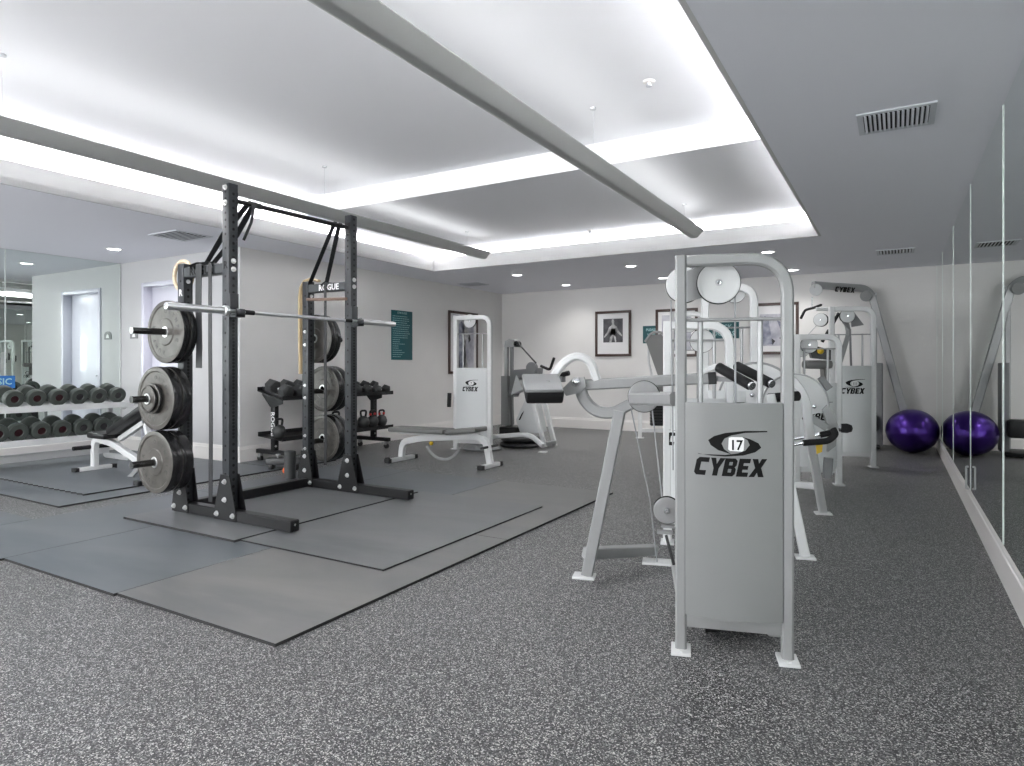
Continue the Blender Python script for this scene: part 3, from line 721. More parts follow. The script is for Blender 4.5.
# flat adjustable bench near the back
FB = thing('flat_bench', 'flat white framed bench with grey two piece pad near back machines', 'bench', (-4.5, 6.0, 0))
foot_bar(FB, (-5.15, 6.02, 0), .46, (0, 1, 0)); foot_bar(FB, (-3.93, 6.10, 0), .36, (0, 1, 0))
bm = BM(); rtube(bm, fillet([(-5.15, 6.02, .045), (-5.13, 6.02, .23), (-4.85, 6.03, .29), (-4.2, 6.07, .34), (-3.98, 6.09, .33), (-3.93, 6.10, .045)], [.12, .1, .1, .12]), .055, .075, (0, 1, 0)); put('main_frame', bm, 'white', FB)
bm = BM(); obox(bm, (-4.86, 6.03, .385), (.80, .27, .055), (1, .02, .01), bev=.016); put('back_pad', bm, 'greyvinyl', FB)
bm = BM(); obox(bm, (-4.24, 6.07, .405), (.42, .27, .055), (1, .02, .12), bev=.016); put('seat_pad', bm, 'greyvinyl', FB)
bm = BM(); obox(bm, (-4.8, 6.03, .345), (.72, .06, .03), (1, .02, .01)); put('pad_frame', bm, 'white', FB)
bm = BM(); obox(bm, (-4.25, 6.07, .365), (.36, .06, .03), (1, .02, .12)); put('pad_frame', bm, 'white', FB)
bm = BM(); cyl(bm, (-3.945, 5.93, .235), (-3.945, 6.28, .235), .014, n=12); put('axle_bar', bm, 'rubber', FB)
bm = BM(); rtube(bm, [Vector((-4.50, 5.98, .34))+Vector((.27*math.cos(a), 0, .27*math.sin(a))) for a in [math.radians(-150+12*i) for i in range(11)]], .012, .03, (0, 1, 0), r=.003); put('ladder_arc', bm, 'silver', FB)
bm = BM(); bmesh.ops.create_uvsphere(bm, u_segments=14, v_segments=8, radius=.024, matrix=Matrix.Translation((-4.63, 5.93, .25))); put('knob', bm, 'yellow', FB)
bm = BM(); cyl(bm, (-5.16, 5.76, .035), (-5.16, 5.80, .035), .034, n=16); cyl(bm, (-5.16, 5.75, .035), (-5.16, 5.76, .035), .014, n=12); put('wheel', bm, 'rubber', FB)

# ------------------------------------------------------------------ hex dumbbell and kettlebell rack on the left wall
hr = thing('hex_dumbbell_rack', 'black wheeled rack of hex dumbbells and kettlebells on left wall', 'dumbbell rack', (-6.35, 6.0, 0))
HY0, HY1 = 5.03, 6.92
for yy in (HY0+.10, HY1-.12):
    bm = BM(); rtube(bm, [(-6.62, yy, .125), (-6.04, yy, .125)], .06, .05, (0, 1, 0)); put('base_foot', bm, 'black', hr)
    bm = BM(); box(bm, (-6.36, yy-.03, .15), (-6.29, yy+.03, .80), 0, .004)
    for i in range(11): cyl(bm, (-6.291, yy, .2+.05*i), (-6.2895, yy, .2+.05*i), .009, n=10, mi=1)
    put('post', bm, ['black', 'hole'], hr)
    bm = BM(); prism(bm, [(-6.14, yy-.032, .70), (-6.14, yy-.032, .78), (-6.50, yy-.032, .90), (-6.50, yy-.032, .80), (-6.36, yy-.032, .66), (-6.29, yy-.032, .66)], (0, -.006, 0)); put('tray_bracket', bm, 'black', hr)
    for xx in (-6.58, -6.09):
        bm = BM(); cyl(bm, (xx, yy-.016, .037), (xx, yy+.016, .037), .036, n=20); put('caster_wheel', bm, 'rubber', hr)
        bm = BM(); box(bm, (xx-.02, yy-.024, .05), (xx+.02, yy+.024, .099), 0, .004); put('caster_fork', bm, 'silver', hr)
    for zz in (.72, .30, .20): bolts([((-6.29, yy-.014, zz), (1, 0, 0))], hr, .009)
def tray(z0, dz, depth, nm):
    bm = BM(); prism(bm, [(-6.07, HY0, z0), (-6.07, HY0, z0+.05), (-6.075, HY0, z0+.05), (-6.075, HY0, z0+.006), (-6.07-depth, HY0, z0+dz+.006), (-6.07-depth, HY0, z0+dz+.05), (-6.075-depth, HY0, z0+dz+.05), (-6.075-depth, HY0, z0+dz)], (0, HY1-HY0, 0)); put(nm, bm, 'black', hr)
tray(.745, .10, .43, 'upper_tray'); tray(.275, .04, .42, 'lower_tray')
bm = text_bm('ROGUE', .085, (-6.35, HY0+.0695, .46), (0, 0, -1), (1, 0, 0), .001, .002); put('lettering', bm, 'paper', hr)
hx = lambda c, ax, R, w_, bm, mi=0: lathe(bm, c, ax, [(0, 0), (R*.55, 0), (R*.82, .004), (R, .018), (R, w_-.012), (R*.86, w_), (0, w_)], 6, mi, smooth=False)
n = 10
hexlab = ['largest hex dumbbell at the left end of the wheeled rack', 'hex dumbbell second from the left on the wheeled rack', 'hex dumbbell behind the rear rack upright, third from left', 'hex dumbbell mostly behind the far side plates', 'hex dumbbell behind the far side plates, fifth from left',
          'hex dumbbell seen between far plates and tall upright', 'hex dumbbell just right of the tall far rack upright', 'hex dumbbell third from the right end of wheeled rack', 'hex dumbbell second from the right end of wheeled rack', 'smallest hex dumbbell at the right end of the wheeled rack']
ytr = HY0+.11
for k in range(n):
    R = .086-.0026*k; sp = .192 if k < 4 else .185
    ax = Vector((-.972, 0, .235)).normalized(); nz_ = Vector((.235, 0, .972)).normalized()
    base = Vector((-6.10, ytr, .757)); c = base+nz_*(R*.87+.002); ytr += sp
    t = thing('hex_dumbbell', hexlab[k], 'dumbbell', (base.x-.15, base.y, base.z), 0, 'hex dumbbells on the wheeled rack')
    hw = .115-.004*k; L_ = .36-.006*k
    for q in (0, 1):
        bm = BM(); hx(c if q == 0 else c+ax*L_, ax if q == 0 else -ax, R, hw, bm); put('head', bm, 'hex', t)
    bm = BM(); cyl(bm, c+ax*hw, c+ax*(L_-hw), .017, n=14); put('handle', bm, 'chrome', t)
def kettlebell(p, R, lab, accent=None):
    t = thing('kettlebell', lab, 'kettlebell', p, 0, 'kettlebells on the lower tray'); p = V3(p); z = p.z
    bm = BM(); lathe(bm, p, (0, 0, 1), [(0, 0), (R*.62, 0), (R*.80, R*.18), (R, R*.75), (R*.98, R*1.05), (R*.80, R*1.55), (R*.42, R*1.86), (0, R*1.92)], 28); put('bell', bm, 'hex', t)
    bm = BM(); tube(bm, fillet([p+V3((0, -R*.45, R*1.6)), p+V3((0, -R*.72, R*2.75)), p+V3((0, R*.72, R*2.75)), p+V3((0, R*.45, R*1.6))], R*.5), R*.17, n=12); put('handle', bm, 'black', t)
    if accent:
        bm = BM()
        for s in (-1, 1): lathe(bm, p+V3((0, s*R*.52, R*1.95)), (0, s*.22, 1), [(R*.17, 0), (R*.22, .003), (R*.22, .028), (R*.17, .031)], 14)
        put('colour_band', bm, accent, t)
for y, R, l, a in ((5.13, .078, 'lone black kettlebell at the left end of the lower tray', None), (6.02, .088, 'kettlebell on the lower tray hidden behind far plates', None), (6.30, .085, 'kettlebell just behind the tall far upright', None),
                   (6.52, .083, 'kettlebell third from the right end of the lower tray', None), (6.70, .080, 'kettlebell with red bands second from the right end', 'red'), (6.88, .078, 'kettlebell with red bands at the right end of lower tray', 'red')):
    kettlebell((-6.25, y, .305), R, l, a)

# small things on the floor by the far upright
p = G(290, 480); p.z = MZ+.001
bm = BM(); lathe(bm, p, (0, 0, 1), [(0, 0), (.050, 0), (.056, .006), (.056, .27), (.050, .276), (.022, .276), (.022, .25), (0, .25)], 28); tag(put('foam_roller', bm, 'hex'), 'dark grey foam roller standing upright behind the far rack post', 'foam roller')
p = G(282, 476); p.z = MZ+.001
bm = BM(); bmesh.ops.create_uvsphere(bm, u_segments=18, v_segments=12, radius=.036, matrix=Matrix.Translation(p+V3((0, .05, .036)))); tag(put('massage_ball', bm, 'orange'), 'small orange ball on the mat beside the dark foam roller', 'ball')
p = G(276, 472)
t = thing('step_platform', 'small grey platform with a round knob behind the foam roller', 'step', (p.x, p.y, 0))
bm = BM(); obox(bm, p+V3((-.05, .15, .10)), (.36, .16, .07), (.7, .5, 0), bev=.01); put('platform_top', bm, 'hex', t)
for s in (-1, 1):
    bm = BM(); obox(bm, p+V3((-.05, .15, .034))+V3((.7, .5, 0)).normalized()*.13*s, (.04, .14, .066), (.7, .5, 0), bev=.006); put('leg', bm, 'black', t)
bm = BM(); q = p+V3((-.09, .10, .135)); lathe(bm, q, (0, 0, 1), [(.012, 0), (.012, .02), (.028, .026), (.028, .04), (0, .046)], 16); put('knob', bm, 'silver', t)

# ------------------------------------------------------------------ wall boards and pictures
def teal_board(): 
    a, b_ = AX(391, 309, XL), AX(412, 360, XL)
    y0, y1, z0, z1 = a.y, b_.y, b_.z, a.z-.01
    t = thing('rules_board', 'tall teal board of small white writing on the left wall', 'sign', (XL, (y0+y1)/2, z0))
    bm = BM(); box(bm, (XL+.001, y0, z0), (XL+.008, y1, z1), 0, .002); put('board', bm, 'teal', t)
    rnd = random.Random(4); words = []
    bm = BM(); z = z1-.05; k = 0
    merge(bm, text_bm('GYM RULES', .045, (XL+.0085, (y0+y1)/2, z1-.05), (0, 1, 0), (0, 0, 1), .001, .001))
    z -= .045
    while z > z0+.03:
        L_ = (.86 if k < 11 else rnd.choice([.3, .5, .66, .4])) * (y1-y0); yy = y0+.03; e = y0+.03+L_*rnd.uniform(.8, .98)
        while yy < e-.01:
            w_ = min(rnd.uniform(.015, .05), e-yy); box(bm, (XL+.008, yy, z), (XL+.009, yy+w_, z+.009)); yy += w_+.009
        z -= .033; k += 1
    o = put('lettering', bm, 'tealtext', t); o['kind'] = 'stuff'
teal_board()
def small_sign(x0, x1, z0, z1, lines, label, sz):
    t = thing('notice', label, 'sign', ((x0+x1)/2, YB, z0))
    bm = BM(); box(bm, (x0, YB-.008, z0), (x1, YB-.001, z1), 0, .002); put('board', bm, 'darkteal', t)
    bm = BM()
    for i, l in enumerate(lines): merge(bm, text_bm(l, sz, ((x0+x1)/2, YB-.0085, z1-(i+1)*(z1-z0)/(len(lines)+.45)), (1, 0, 0), (0, 0, 1), .001, .002))
    put('lettering', bm, 'tealtext', t)
small_sign(-3.79, -3.49, 1.53, 1.83, ['PLEASE', 'WIPE', 'DOWN'], 'small square dark teal notice beside the framed athlete picture', .06)
small_sign(-2.66, -2.18, 1.585, 1.85, ['BACK', 'DOORS'], 'dark teal notice seen inside the front machine frame', .10)

def picture(c, axu, nrm, w_, h_, kind, label):
    """c: centre on the wall; axu: horizontal direction; nrm: into the room"""
    c = V3(c); u = V3(axu); n_ = V3(nrm); up = V3((0, 0, 1))
    t = thing('framed_picture', label, 'picture', c-up*h_/2)
    fw = .045
    for a, b_, su, sv in ((0, h_/2-fw/2, w_, fw), (0, -h_/2+fw/2, w_, fw)):
        bm = BM(); obox(bm, c+up*b_+n_*.014, (w_, .026, fw), u, bev=.003); put('frame_rail', bm, 'frame', t)
    for s in (-1, 1):
        bm = BM(); obox(bm, c+u*s*(w_/2-fw/2)+n_*.014, (fw, .026, h_-2*fw), u, bev=.003); put('frame_rail', bm, 'frame', t)
    bm = BM(); obox(bm, c+n_*.008, (w_-2*fw, .008, h_-2*fw), u); put('mount', bm, 'paper', t)
    P_ = lambda a, b_, d=.013: c+u*a+up*b_+n_*d
    pw, ph, pc = kind['size'][0]/2, kind['size'][1]/2, kind['off']
    bm = BM(); prism(bm, [P_(-pw, pc-ph), P_(pw, pc-ph), P_(pw, pc+ph), P_(-pw, pc+ph)], -n_*.001); o = put('photograph', bm, kind['bg'], t)
    for poly in kind['shapes']:
        bm = BM(); prism(bm, [P_(a*pw, pc+b_*ph, .0145) for a, b_ in poly[1]], -n_*.0012, 0); put('figure_shape', bm, poly[0], o)
M['pic_dark'] = noisy(mat('picture_dark', (.05, .05, .055), .5), (.03, .03, .035), (.10, .10, .11), 6)
M['pic_pale'] = noisy(mat('picture_pale', (.45, .45, .50), .5), (.30, .30, .36), (.60, .60, .64), 5)
M['pic_skin'] = noisy(mat('picture_skin', (.4, .4, .4), .5), (.22, .22, .22), (.60, .60, .60), 9)
M['pic_black'] = mat('picture_black', (.02, .02, .025), .5)
M['pic_mid'] = noisy(mat('picture_mid', (.25, .26, .33), .5), (.12, .13, .19), (.40, .41, .48), 8)
athlete = dict(size=(.37, .42), off=.055, bg='pic_dark', shapes=[
    ('pic_skin', [(-.10, .95), (.08, .95), (.13, .75), (.10, .55), (.22, .42), (.42, .30), (.55, 0), (.95, -.42), (.90, -.52), (.45, -.2), (.34, .05), (.26, -.25), (.34, -.98), (.22, -.98), (.02, -.35), (-.16, -.98), (-.38, -.98), (-.26, -.3), (-.32, .02), (-.48, -.25), (-.88, -.60), (-.92, -.50), (-.55, -.05), (-.42, .28), (-.18, .42), (-.08, .55), (-.14, .75)]),
    ('pic_black', [(-.20, .18), (.24, .18), (.30, -.2), (.26, -.55), (.0, -.3), (-.30, -.55), (-.30, -.2)])])
pale_ath = dict(size=(.78, .98), off=.0, bg='pic_pale', shapes=[
    ('pic_mid', [(-.75, .15), (-.5, .62), (-.2, .78), (.1, .55), (.0, .1), (.25, -.4), (.1, -.98), (-.95, -.98), (-.95, -.4)]),
    ('pic_skin', [(.0, .75), (.35, .62), (.62, .25), (.55, .05), (.3, .2), (.2, -.2), (.45, -.98), (.1, -.98), (-.1, -.3), (-.15, .3)]),
    ('pic_black', [(.45, .2), (.62, .3), (.68, .12), (.5, .02)]), ('pic_black', [(-.95, -.45), (-.4, -.5), (-.3, -.98), (-.95, -.98)])])
legs_pic = dict(size=(.42, .50), off=-.02, bg='pic_pale', shapes=[
    ('pic_mid', [(-.9, .5), (-.65, .9), (-.4, .7), (-.25, .0), (-.1, -.9), (-.85, -.95), (-.8, -.2)]), ('pic_black', [(-.2, -.5), (.1, -.7), (-.1, -.95)]),
    ('pic_mid', [(.2, .6), (.45, .5), (.7, .0), (.9, -.4), (.6, -.7), (.4, -.5), (.55, -.2)]), ('pic_black', [(.35, -.5), (.85, -.45), (.7, -.75)])])
picture(((-4.673-4.009)/2, YB, 1.712), (1, 0, 0), (0, -1, 0), .68, .81, athlete, 'dark framed black and white athlete picture on the back wall')
picture((-1.65, YB, 1.725), (1, 0, 0), (0, -1, 0), .72, .81, legs_pic, 'dark framed picture of moving legs behind the front machine frame')
picture((-3.20, YB, 1.70), (1, 0, 0), (0, -1, 0), .72, .81, pale_ath | dict(size=(.5, .6)), 'dark framed pale picture hidden mostly by the front machine post')
yy0, yy1 = AX(448, 311, XL).y, AX(477, 311, XL).y
picture((XL, (yy0+yy1)/2, 1.55), (0, 1, 0), (1, 0, 0), yy1-yy0, 1.10, pale_ath | dict(size=((yy1-yy0)*.72, .98)), 'tall dark framed pale picture on the left wall behind a machine')

# ------------------------------------------------------------------ exercise ball
bc = Vector((.186, 9.96, .288))
bm = BM(); bmesh.ops.create_uvsphere(bm, u_segments=64, v_segments=40, radius=1.)
for v_ in bm.verts:
    c = v_.co; k = 1+.0035*math.sin(c.z*60) if abs(c.z) < .55 else 1
    v_.co = Vector((bc.x+c.x*.308*k, bc.y+c.y*.33*k, bc.z+max(c.z*.285, -.2845)))
for f in bm.faces: f.smooth = True
tag(put('exercise_ball', bm, 'ball'), 'large glossy purple exercise ball in the back right corner', 'exercise ball')

# ------------------------------------------------------------------ selectorised machines
U = Vector((.959, .283, 0)); VV = Vector((-.283, .959, 0)); RZ = math.atan2(.283, .959)
def block_letters(word, org, xd, ud, hgt, thick=.0012):
    """heavy slanted block capitals, org = bottom left"""
    Lt = {'C': [[(5, 7), (1, 7), (0, 6), (0, 1), (1, 0), (4.6, 0), (4.6, 1.9), (2, 1.9), (2, 5.2), (5, 5.2)]],
          'Y': [[(0, 7), (2, 7), (2.7, 4.6), (3.6, 7), (5.6, 7), (3.8, 2.9), (3.8, 0), (1.8, 0), (1.8, 2.9)]],
          'B': [[(0, 0), (4, 0), (4.9, .9), (4.9, 2.9), (4.3, 3.6), (4.9, 4.3), (4.9, 6.1), (4, 7), (0, 7)]],
          'E': [[(0, 0), (4.4, 0), (4.4, 1.7), (2, 1.7), (2, 2.75), (4, 2.75), (4, 4.25), (2, 4.25), (2, 5.3), (4.4, 5.3), (4.4, 7), (0, 7)]],
          'X': [[(0, 0), (2.2, 0), (2.9, 1.7), (3.7, 0), (5.9, 0), (4.2, 3.5), (5.8, 7), (3.7, 7), (3.0, 5.2), (2.3, 7), (.1, 7), (1.8, 3.5)]]}
    adv = {'C': 5.5, 'Y': 5.6, 'B': 5.5, 'E': 4.9, 'X': 6.}
    org, xd, ud = V3(org), V3(xd), V3(ud); n_ = xd.cross(ud); s = hgt/7; x = 0; bm = BM(); hl = BM()
    for ch in word:
        for pl in Lt[ch]:
            prism(bm, [org+xd*((x+a+b_*.22)*s)+ud*(b_*s) for a, b_ in pl], n_*thick)
        if ch == 'B':
            for z0, z1 in ((1.5, 2.9), (4.3, 5.6)): prism(hl, [org+n_*thick*.9+xd*((x+a+b_*.22)*s)+ud*(b_*s) for a, b_ in ((1.9, z0), (3.2, z0), (3.2, z1), (1.9, z1))], n_*thick*.25)
        x += adv[ch]
    return bm, hl
EYE1 = [(610, 198), (500, 199), (400, 212), (345, 230), (315, 252), (328, 278), (365, 303), (430, 322), (395, 297), (382, 268), (396, 242), (430, 224), (500, 209), (610, 204)]
EYE2 = [(265, 325), (330, 333), (400, 335), (490, 327), (550, 309), (580, 285), (566, 262), (525, 242), (488, 231), (512, 248), (522, 272), (500, 302), (462, 317), (400, 327), (265, 328)]
def oval(cx_, cy_, rx, ry, n=24): return [(cx_+rx*math.cos(2*PI*i/n), cy_+ry*math.sin(2*PI*i/n)) for i in range(n)]
def shroud(t, wm_, x0, x1, y, z0, z1, bow, mt, num, logo_w=.235, logo_z=None, logo_cx=None):
    """bowed front panel in the machine frame (wm_ maps local to world); front faces -y"""
    N = 14; bm = BM(); A = []; B = []; C_ = []; D_ = []
    f = lambda s: -bow*(1-(2*s-1)**2)
    for i in range(N+1):
        s = i/N; x = x0+(x1-x0)*s; yy = y+f(s)
        A.append(bm.verts.new(wm_ @ Vector((x, yy, z0)))); B.append(bm.verts.new(wm_ @ Vector((x, yy, z1))))
        C_.append(bm.verts.new(wm_ @ Vector((x, yy+.012, z0)))); D_.append(bm.verts.new(wm_ @ Vector((x, yy+.012, z1))))
    fs = []
    for i in range(N):
        for q in ((A[i], A[i+1], B[i+1], B[i]), (C_[i], C_[i+1], D_[i+1], D_[i]), (A[i], A[i+1], C_[i+1], C_[i]), (B[i], B[i+1], D_[i+1], D_[i])):
            g_ = bm.faces.new(q); g_.smooth = False; fs.append(g_)
    for i in (0, N): fs.append(bm.faces.new((A[i], B[i], D_[i], C_[i])))
    for g_ in fs[:4*N:4]: g_.smooth = True
    bmesh.ops.recalc_face_normals(bm, faces=fs)
    pn = put('front_shroud', bm, mt, t)
    # logo on the curved face
    W = x1-x0; lw = logo_w; cx0 = (x0+x1)/2 if logo_cx is None else logo_cx; zc_ = logo_z if logo_z else z1-.17
    k = lw/370.
    def map2(px, py, d=.001):
        x = cx0+(px-435)*k; z = zc_-(py-320)*k; s = (x-x0)/W
        return wm_ @ Vector((x, y+f(s)-d, z))
    def slice_x(bm, xa, xb, n=26):
        for i in range(1, n):
            bmesh.ops.bisect_plane(bm, geom=list(bm.verts)+list(bm.edges)+list(bm.faces), plane_co=(xa+(xb-xa)*i/n, 0, 0), plane_no=(1, 0, 0))
        bmesh.ops.triangulate(bm, faces=list(bm.faces))
    def flat(polys, mt_, nm, d=.0012):
        bm = BM()
        for pl in polys: prism(bm, [(a, b_, 0) for a, b_ in pl], (0, 0, 1))
        slice_x(bm, 240, 640)
        for v_ in bm.verts: v_.co = map2(v_.co.x, v_.co.y, d if v_.co.z > .5 else -.003)
        return put(nm, bm, mt_, pn)
    flat([EYE1, EYE2], 'ink', 'logo')
    if num:
        flat([[(418, 236), (432, 232), (485, 232), (495, 240), (492, 300), (484, 307), (425, 305), (415, 297)]], 'paper', 'number_sticker', .0016)
        tb = text_bm(num, 72*k, (0, 0, 0), (1, 0, 0), (0, 1, 0), .0008, .0012, squeeze=.9)
        for v_ in tb.verts: v_.co = map2(455+v_.co.x/k, 298-v_.co.y/k, .0022+v_.co.z)
        put('number', tb, 'ink', pn)
    hgt = 92*k
    bmL, hl = block_letters('CYBEX', (0, 0, 0), (1, 0, 0), (0, 1, 0), 1., 1.)
    wd = max(v_.co.x for v_ in bmL.verts)
    for b_, e in ((bmL, .0012), (hl, .0016)):
        slice_x(b_, 0, wd)
        for v_ in b_.verts: v_.co = map2(240+v_.co.x/wd*370, 438-v_.co.y*94, (-.003 if v_.co.z < .45 else e))
    put('lettering', bmL, 'ink', pn); put('lettering_counter', hl, mt, pn)
    return pn
def disc(t, wm_, c, r, th=.028, ax=(0, 1, 0), mt='white', name='pulley'):
    c = wm_ @ V3(c); ax = (wm_.to_3x3() @ V3(ax)).normalized()
    bm = BM(); lathe(bm, c-ax*th/2, ax, [(0, 0), (r*.9, 0), (r*.93, 0), (r*.97, .002), (r, .004), (r*.96, th*.35), (r*.96, th*.65), (r, th-.004), (r*.97, th-.002), (r*.93, th), (0, th)], 40, mis=[0, 0, 0, 1, 1, 1, 1, 1, 0, 0])
    o = put(name, bm, [mt, 'ink'], t)
    bm = BM(); s = -1; lathe(bm, c-ax*th/2, -ax, [(.014, -.001), (.014, .004), (.008, .012), (0, .013)], 12); put('axle_bolt', bm, 'chrome', o)
    return o
def tower(name, label, L_, wdt, Hh, tw, zp0, zp1, mt, pmt, num, rad=.16, rz=RZ, left_square=True, logo_cx=None, cross=None, bow=.035, stack=True, logo_w=None, grp='branded weight machines', td=.065, logo_dz=.17, foot=True):
    t = thing(name, label, 'weight machine', L_, rz, grp); W = wm(t)
    P_ = lambda x, y, z: W @ Vector((x, y, z))
    nrm = W.to_3x3() @ Vector((0, 1, 0))
    bm = BM()
    if left_square:
        rtube(bm, [P_(0, 0, .012), P_(0, 0, Hh)], td, tw, nrm, r=.008)
        put('left_post', bm, mt, t); bm = BM()
        rtube(bm, fillet([P_(tw/2, 0, Hh-tw/2), P_(wdt, 0, Hh-tw/2), P_(wdt, 0, .012)], rad, 10), td, tw, nrm, r=.008)
        put('arched_post', bm, mt, t)
    else:
        rtube(bm, fillet([P_(0, 0, .012), P_(0, 0, Hh-tw/2), P_(wdt, 0, Hh-tw/2), P_(wdt, 0, .012)], rad, 10), td, tw, nrm, r=.008)
        put('arched_post', bm, mt, t)
    if foot:
        for x in (0, wdt):
            bm = BM(); obox(bm, P_(x, -.01, .006), (tw+.035, .012, td+.05), W.to_3x3() @ Vector((1, 0, 0)), (0, 1, 0), bev=.002) if False else box(bm, (x-tw/2-.016, -td/2-.04, 0), (x+tw/2+.016, td/2+.02, .012), 0, .002, W)
            cyl(bm, P_(x, -td/2-.022, .012), P_(x, -td/2-.022, .018), .009, n=8)
            put('foot_plate', bm, 'white', t)
    bm = BM(); box(bm, (tw/2, -.015, zp0-.055), (wdt-tw/2, .02, zp0-.004), 0, .003, W); put('lower_crossbar', bm, mt, t)
    if pmt: shroud(t, W, tw/2-.006, wdt-tw/2+.002, -td/2-.004, zp0, zp1, bow, pmt, num, logo_w or (wdt-tw)*.72, zp1-logo_dz, logo_cx)
    if cross:
        bm = BM(); cyl(bm, P_(tw/2, .0, cross), P_(wdt-tw/2, .0, cross), .007, n=12); put('guide_rod_bracket', bm, 'silver', t)
        for x in (.19*wdt, .76*wdt):
            bm = BM(); cyl(bm, P_(x, .03, zp0), P_(x, .03, cross+.01), .011, n=14); put('guide_rod', bm, 'rod', t)
    if stack:
        for k in range(10):
            z = zp0+.03+k*.045
            bm = BM(); box(bm, (tw/2+.03, .035, z), (wdt-tw/2-.03, .12, z+.041), 0, .003, W); put('stack_plate', bm, 'black', t)
    return t, W
def mp(t, W, px, py, v):
    """photo pixel met with the vertical plane y=v of a machine; gives world point"""
    o = W @ Vector((0, v, 0)); n_ = W.to_3x3() @ Vector((0, 1, 0)); d = ray(px, py); c = Vector((0, 0, CAMH))
    k = (o-c).dot(n_)/d.dot(n_); return c+d*k

# --- machine 17, nearest
L17 = V3((-.751, 2.587, 0))
t17, W17 = tower('weight_machine', 'nearest grey weight machine with number 17 on its shroud', L17, .402, 1.592, .045, .155, 1.003, 'silver', 'panelgrey', '17', rad=.15, cross=1.332, bow=.03, logo_w=.275, stack=True, logo_dz=.197, td=.048, logo_cx=.193)
N17 = W17.to_3x3() @ Vector((0, 1, 0))
q = lambda px, py, v: mp(t17, W17, px, py, v)
disc(t17, W17, W17.inverted() @ q(718.5, 283, .10), .088)
disc(t17, W17, W17.inverted() @ q(684, 285, .16), .078)
a, b_ = q(690, 270, .13), q(722, 265, .13)
bm = BM(); prism(bm, [q(687, 271, .12), q(700, 266, .12), q(719, 264, .12), q(719, 300, .12), q(701, 298, .12), q(687, 302, .12)], N17*.008); put('pulley_bracket', bm, 'silver', t17)
bm = BM(); tube(bm, [q(671, 300, .16), q(672.5, 403, .16), q(673, 470, .16)], .003); tube(bm, [q(735, 295, .10), q(735.5, 403, .08), q(735.5, 560, .08)], .004); put('cable', bm, 'cable', t17)
# main horizontal beam with pivot plate on its left end
bm = BM(); rtube(bm, [q(583, 385, .86), q(711, 378, .86)], .06, .060, N17, r=.008); put('main_beam', bm, 'silver', t17)
bm = BM(); rtube(bm, [q(708, 378.3, .86), q(716, 377.8, .86)], .066, .064, N17, r=.004); put('beam_cap', bm, 'rubber', t17)
bm = BM(); prism(bm, [q(562, 389, .80), q(573, 378, .80), q(584, 377, .80), q(586, 386, .80), q(580, 393, .80), q(566, 396, .80)], N17*.03); put('pivot_plate', bm, 'silver', t17)
bm = BM(); c = q(576, 382, .80); lathe(bm, c, -N17, [(.026, -.001), (.026, .006), (.016, .018), (0, .022)], 20); put('pivot_cap', bm, 'chrome', t17)
# second lower beam ending at the left post, rounded end holding a pulley
bm = BM(); rtube(bm, [q(634, 399, .40), q(676, 399, .05)], .055, .058, (q(634, 399, .40)-q(676, 399, .05)).cross(V3((0, 0, 1))), r=.01); put('lower_beam', bm, 'silver', t17)
disc(t17, W17, W17.inverted() @ q(644, 396.5, .50), .078, .03, mt='silver')
# U shaped lower tube
bm = BM(); rtube(bm, fillet([q(580, 386, .84), q(583, 398, .84), q(594, 411, .84), q(612, 414, .84), q(632, 403, .84), q(650, 399, .84)], [.05, .08, .10, .06]), .065, .062, N17, r=.01); put('curved_tube', bm, 'silver', t17)
# front leg, cross tube and foot
foot = Vector(q(587, 570, .80)); foot.z = 0
bm = BM(); rtube(bm, [V3((foot.x, foot.y, .012)), q(620, 411, .82)], .055, .062, N17, r=.006); put('front_leg', bm, 'silver', t17)
bm = BM(); Pf = W17.inverted() @ foot; box(bm, (Pf.x-.075, Pf.y-.05, 0), (Pf.x+.045, Pf.y+.05, .012), 0, .002, W17); put('foot_plate', bm, 'white', t17)
Pl = W17.inverted() @ foot
bm = BM(); rtube(bm, [W17 @ Vector((-.50, Pl.y, .13)), G(655, 560)+V3((0, 0, .06))], .05, .06, N17, r=.005); put('lower_cross_tube', bm, 'silver', t17)
pr_ = G(660, 563); bm = BM(); obox(bm, pr_+V3((0, 0, .006)), (.20, .11, .012), U, bev=.002); put('rear_foot', bm, 'white', t17)
bm = BM(); rtube(bm, [W17 @ Vector((-.02, Pl.y-.05, .12)), W17 @ Vector((.02, .03, .12))], .05, .05, W17.to_3x3() @ Vector((1, 0, 0)), r=.005); put('side_rail', bm, 'silver', t17)
bm = BM(); rtube(bm, [W17 @ Vector((.36, Pl.y+.25, .10)), W17 @ Vector((.36, .03, .10))], .05, .05, W17.to_3x3() @ Vector((1, 0, 0)), r=.005); put('side_rail', bm, 'silver', t17)
bm = BM(); prism(bm, [W17 @ Vector((.10, .12, .03)), W17 @ Vector((.30, .22, .03)), W17 @ Vector((.33, .40, .03)), W17 @ Vector((.12, .34, .03))], (0, 0, .05)); put('pedal', bm, 'black', t17)
disc(t17, W17, W17.inverted() @ q(667, 510, .30), .062, .03, mt='silver')
bm = BM(); obox(bm, q(668, 526, .30), (.06, .03, .012), U); obox(bm, q(665, 532, .30), (.07, .03, .014), U); put('pulley_bracket', bm, 'silver', t17)
bm = BM(); rtube(bm, [q(666, 535, .25), q(674, 565, .22)], .02, .012, N17, r=.003); put('belt', bm, 'rubber', t17)
bm = BM(); tube(bm, [q(631, 408, .50), q(650, 500, .60), q(657, 562, .68)], .0035); tube(bm, [q(652, 408, .50), q(657, 452, .40), q(662, 497, .31)], .0035); put('cable', bm, 'cable', t17)
